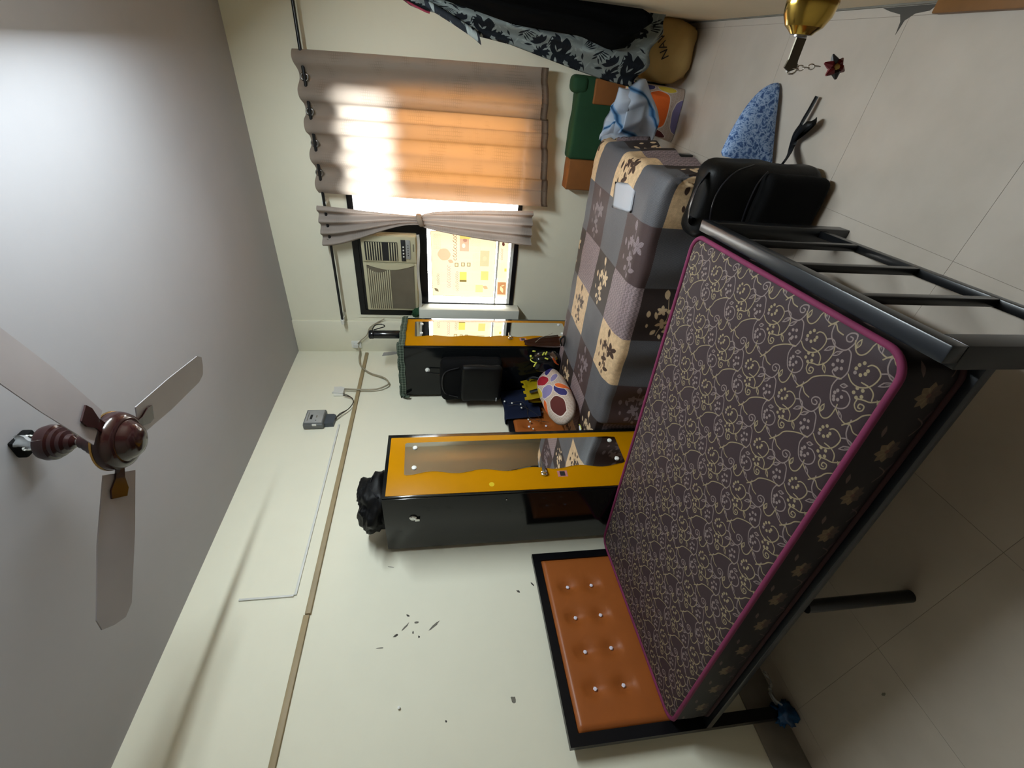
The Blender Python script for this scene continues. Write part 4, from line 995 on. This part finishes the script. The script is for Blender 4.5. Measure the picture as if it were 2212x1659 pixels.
def text_on(par, body, size, loc, rot, mat='ink', extr=.0012):
    cu_ = bpy.data.curves.new('lettering', 'FONT'); cu_.body = body; cu_.size = size; cu_.extrude = extr; cu_.align_x = 'CENTER'; cu_.align_y = 'CENTER'
    tmp = bpy.data.objects.new('lettering', cu_); me = bpy.data.meshes.new_from_object(tmp); bpy.data.objects.remove(tmp); me.materials.append(MT[mat])
    o = bpy.data.objects.new('lettering', me); COL.objects.link(o); o.parent = par; o.location = loc; o.rotation_euler = rot
    return o
text_on(ys_, 'NAVY', .062, (.035, -.150, .245), (radians(72), radians(-28), radians(8)))
text_on(ys_, 'M', .062, (-.110, -.118, .165), (radians(85), 0, radians(-32)))

# ------------------------------------------------------------------ clothes on the right wall
dz = thing('floral_dress', 'long black and white leaf print dress hanging on the right wall', 'dress', (2.50, 3.02, .30))
LE = [(1.80, 2.530), (1.663, 2.456), (1.547, 2.444), (1.349, 2.372), (1.153, 2.350), (.775, 2.271), (.575, 2.234), (.399, 2.214)]
def lx(z):
    for (z1, x1), (z0, x0) in zip(LE[:-1], LE[1:]):
        if z >= z0: return x0 + (x1 - x0) * (z - z0) / (z1 - z0)
    return LE[-1][1]
def fn(u, v_):
    zb = .399 - .02 * u - .085 * u * u; z = 1.80 + (zb - 1.80) * v_; a = lx(max(z, .399)); x = a + (2.555 - a) * u
    dep = .085 * min(1, (1.80 - z) / .5)
    y = -.01 - dep * sin(pi * u) - .018 * min(1, v_ * 2) * sin(u * 17 + 3 * v_) + .012 * noise.noise(V(u * 6, v_ * 8, 1))
    zz = z + .015 * sin(u * 14) * (v_ > .97)
    return V(x - 2.50, y, zz - .30)
grid('front_cloth', 'botanical', fn, 48, 56, dz, thick=.004, uvf=lambda u, v_: (u * .85, v_ * 3.4))
SLP = spline([(-.020, -.045, 1.30), (-.075, -.055, 1.16), (-.118, -.06, 1.06), (-.142, -.06, 1.015)], 8)
def fn(u, v_):
    i = min(int(v_ * (len(SLP) - 1)), len(SLP) - 2); c = V(*SLP[i]).lerp(V(*SLP[i + 1]), v_ * (len(SLP) - 1) - i); a = 2 * pi * u; r_ = .018 + .008 * v_
    return c + V(r_ * cos(a), r_ * .8 * sin(a), .3 * r_ * cos(a))
grid('sleeve', 'botanical', fn, 14, 20, dz, uvf=lambda u, v_: (u * .12, v_ * 1.1), closed_u=True)
T('pink_strap', 'pink_tape', spline([(.03, -.04, 1.475), (-.02, -.045, 1.40), (-.052, -.04, 1.305), (-.058, -.035, 1.275)], 5), .008, dz, 8, flat=.005)
bg_ = thing('black_garment', 'black garment hanging over the leaf print dress on the right wall', 'garment', (2.52, 2.86, .45))
BE = [(1.85, 2.545), (1.40, 2.475), (1.15, 2.430), (1.02, 2.425), (.80, 2.418), (.62, 2.372), (.53, 2.392), (.46, 2.46)]
def bx(z):
    for (z1, x1), (z0, x0) in zip(BE[:-1], BE[1:]):
        if z >= z0: return x0 + (x1 - x0) * (z - z0) / (z1 - z0)
    return BE[-1][1]
def fn(u, v_):
    z = 1.85 + (.47 - 1.85) * v_; a = bx(z); x = a + (2.558 - a) * u
    y = .03 - .10 * min(1, (1.85 - z) / .4) * sin(pi * u) ** .7 - .012 * sin(u * 12 + 4 * v_)
    return V(x - 2.52, y, z - .45 + .02 * sin(u * 8) * v_)
grid('cloth', 'black_cloth', fn, 30, 40, bg_, thick=.006)
hk2 = thing('coat_hooks', 'steel wall hooks holding the clothes on the right wall', 'hooks', (W, 2.94, 1.83))
for y in (-.07, .07):
    T('hook', 'steel', spline([(0, y, .03), (-.03, y, .02), (-.035, y, -.01), (-.02, y, -.012)], 5), .005, hk2, 8)
B('hook_plate', 'steel', (-.006, -.10, .015, 0, .10, .045), hk2, .002)

# ------------------------------------------------------------------ open door with knob, key and charm (right edge of the view)
dr = props(bpy.data.objects.new('door_1', None), kind='structure'); COL.objects.link(dr); dr.location = (2.452, -.10, 0)
B('leaf', 'brown_wood', (0, 0, .01, .035, .80, 2.02), dr, .003)
kn = L('door_knob', 'brass', [(.0001, -.078), (.012, -.0775), (.0155, -.074), (.021, -.070), (.0265, -.060), (.0285, -.048), (.0265, -.036), (.020, -.026), (.013, -.020), (.012, -.010), (.026, -.006), (.028, 0), (.0001, 0)], dr, 36, 'x', (-.010, .73, 1.106), angle=25)
L('keyhole', 'steel', [(.0001, -.0795), (.008, -.0795), (.008, -.076), (.0001, -.076)], kn, 16, 'x', (-.010, .73, 1.106))
ky = thing('key_charm', 'key with chain and red flower charm hanging from the brass door knob', 'key', (2.362, .63, 1.104))
bm = bmesh.new(); outline_slab(bm, [(0, -.007), (-.022, -.007), (-.030, -.009), (-.034, 0.0), (-.030, .008), (-.022, .006), (0, .006)], -.0012, .0012, 'z')
bmesh.ops.rotate(bm, verts=bm.verts[:], cent=(0, 0, 0), matrix=Matrix.Rotation(radians(90), 3, 'X')); finish(bm, 'key', 'key_metal', ky)
CH = [(-.030 + .0012 * k, -.0012 * k, -.008 - .0062 * k) for k in range(5)]
bm = bmesh.new(); tube(bm, [V(-.030 + .006 * cos(2 * pi * j / 14), 0, -.004 + .007 * sin(2 * pi * j / 14)) for j in range(14)], .0011, 6, closed=True); finish(bm, 'key_ring', 'chrome', ky, True)
for k, c in enumerate(CH):
    bm = bmesh.new(); w_ = V(1, 0, 0) if k % 2 else V(0, 1, 0)
    tube(bm, [Vector(c) + w_ * (.0028 * cos(2 * pi * j / 12)) + V(0, 0, .0045 * sin(2 * pi * j / 12)) for j in range(12)], .0007, 5, closed=True); finish(bm, 'chain_link', 'chrome', ky, True)
cc = V(-.024, -.006, -.056)
for k in range(6):
    a = k * pi / 3 + .3
    bm = bmesh.new(); tip = cc + V(.016 * cos(a) * .8, .006 * cos(a), .015 * sin(a))
    tube(bm, [cc, cc + (tip - cc) * .5 + V(0, -.002, 0), tip], [.0022, .0050, .0012], 6); finish(bm, 'petal', 'dark_red' if k % 3 else 'ac_dark', ky, False)
blob('charm_heart', 'jute', cc + V(0, -.004, 0), .004, .003, .004, ky, .1, 1, 8)

# ------------------------------------------------------------------ small things on the floor
pb = thing('plastic_wrapper', 'crumpled blue and clear plastic wrapper around the near headboard leg', 'wrapper', (.075, .495, 0))
blob('blue_film', 'blue_plastic', (.002, .012, .040), .034, .040, .048, pb, .75, 5, 22, .8, 2.9, .002)
def fn(u, v_): return V(.01 + .035 * u + .02 * v_, .04 + .13 * v_ + .01 * sin(u * 6), .055 + .02 * sin(v_ * 6) + .04 * v_ * u + .012 * noise.noise(V(u * 6, v_ * 6, 3)))
grid('clear_film', 'clear_plastic', fn, 10, 14, pb)
for x, y in ((1.985, .90), (.62, .40)):
    pts = [(x + .009 * cos(k * .52) * random.uniform(.6, 1.3), y + .004 * sin(k * .52) * random.uniform(.6, 1.3)) for k in range(12)]
    slab('floor_spot', 'stain', pts, 0, .0005, 'z', fl)
cl = crumple('green_scrap', 'green_canvas', (.435, 3.535, 1.735), (.045, .03, .04), 'scrap of dark green cloth stuffed under the air conditioner corner', 'cloth', 5, .4)
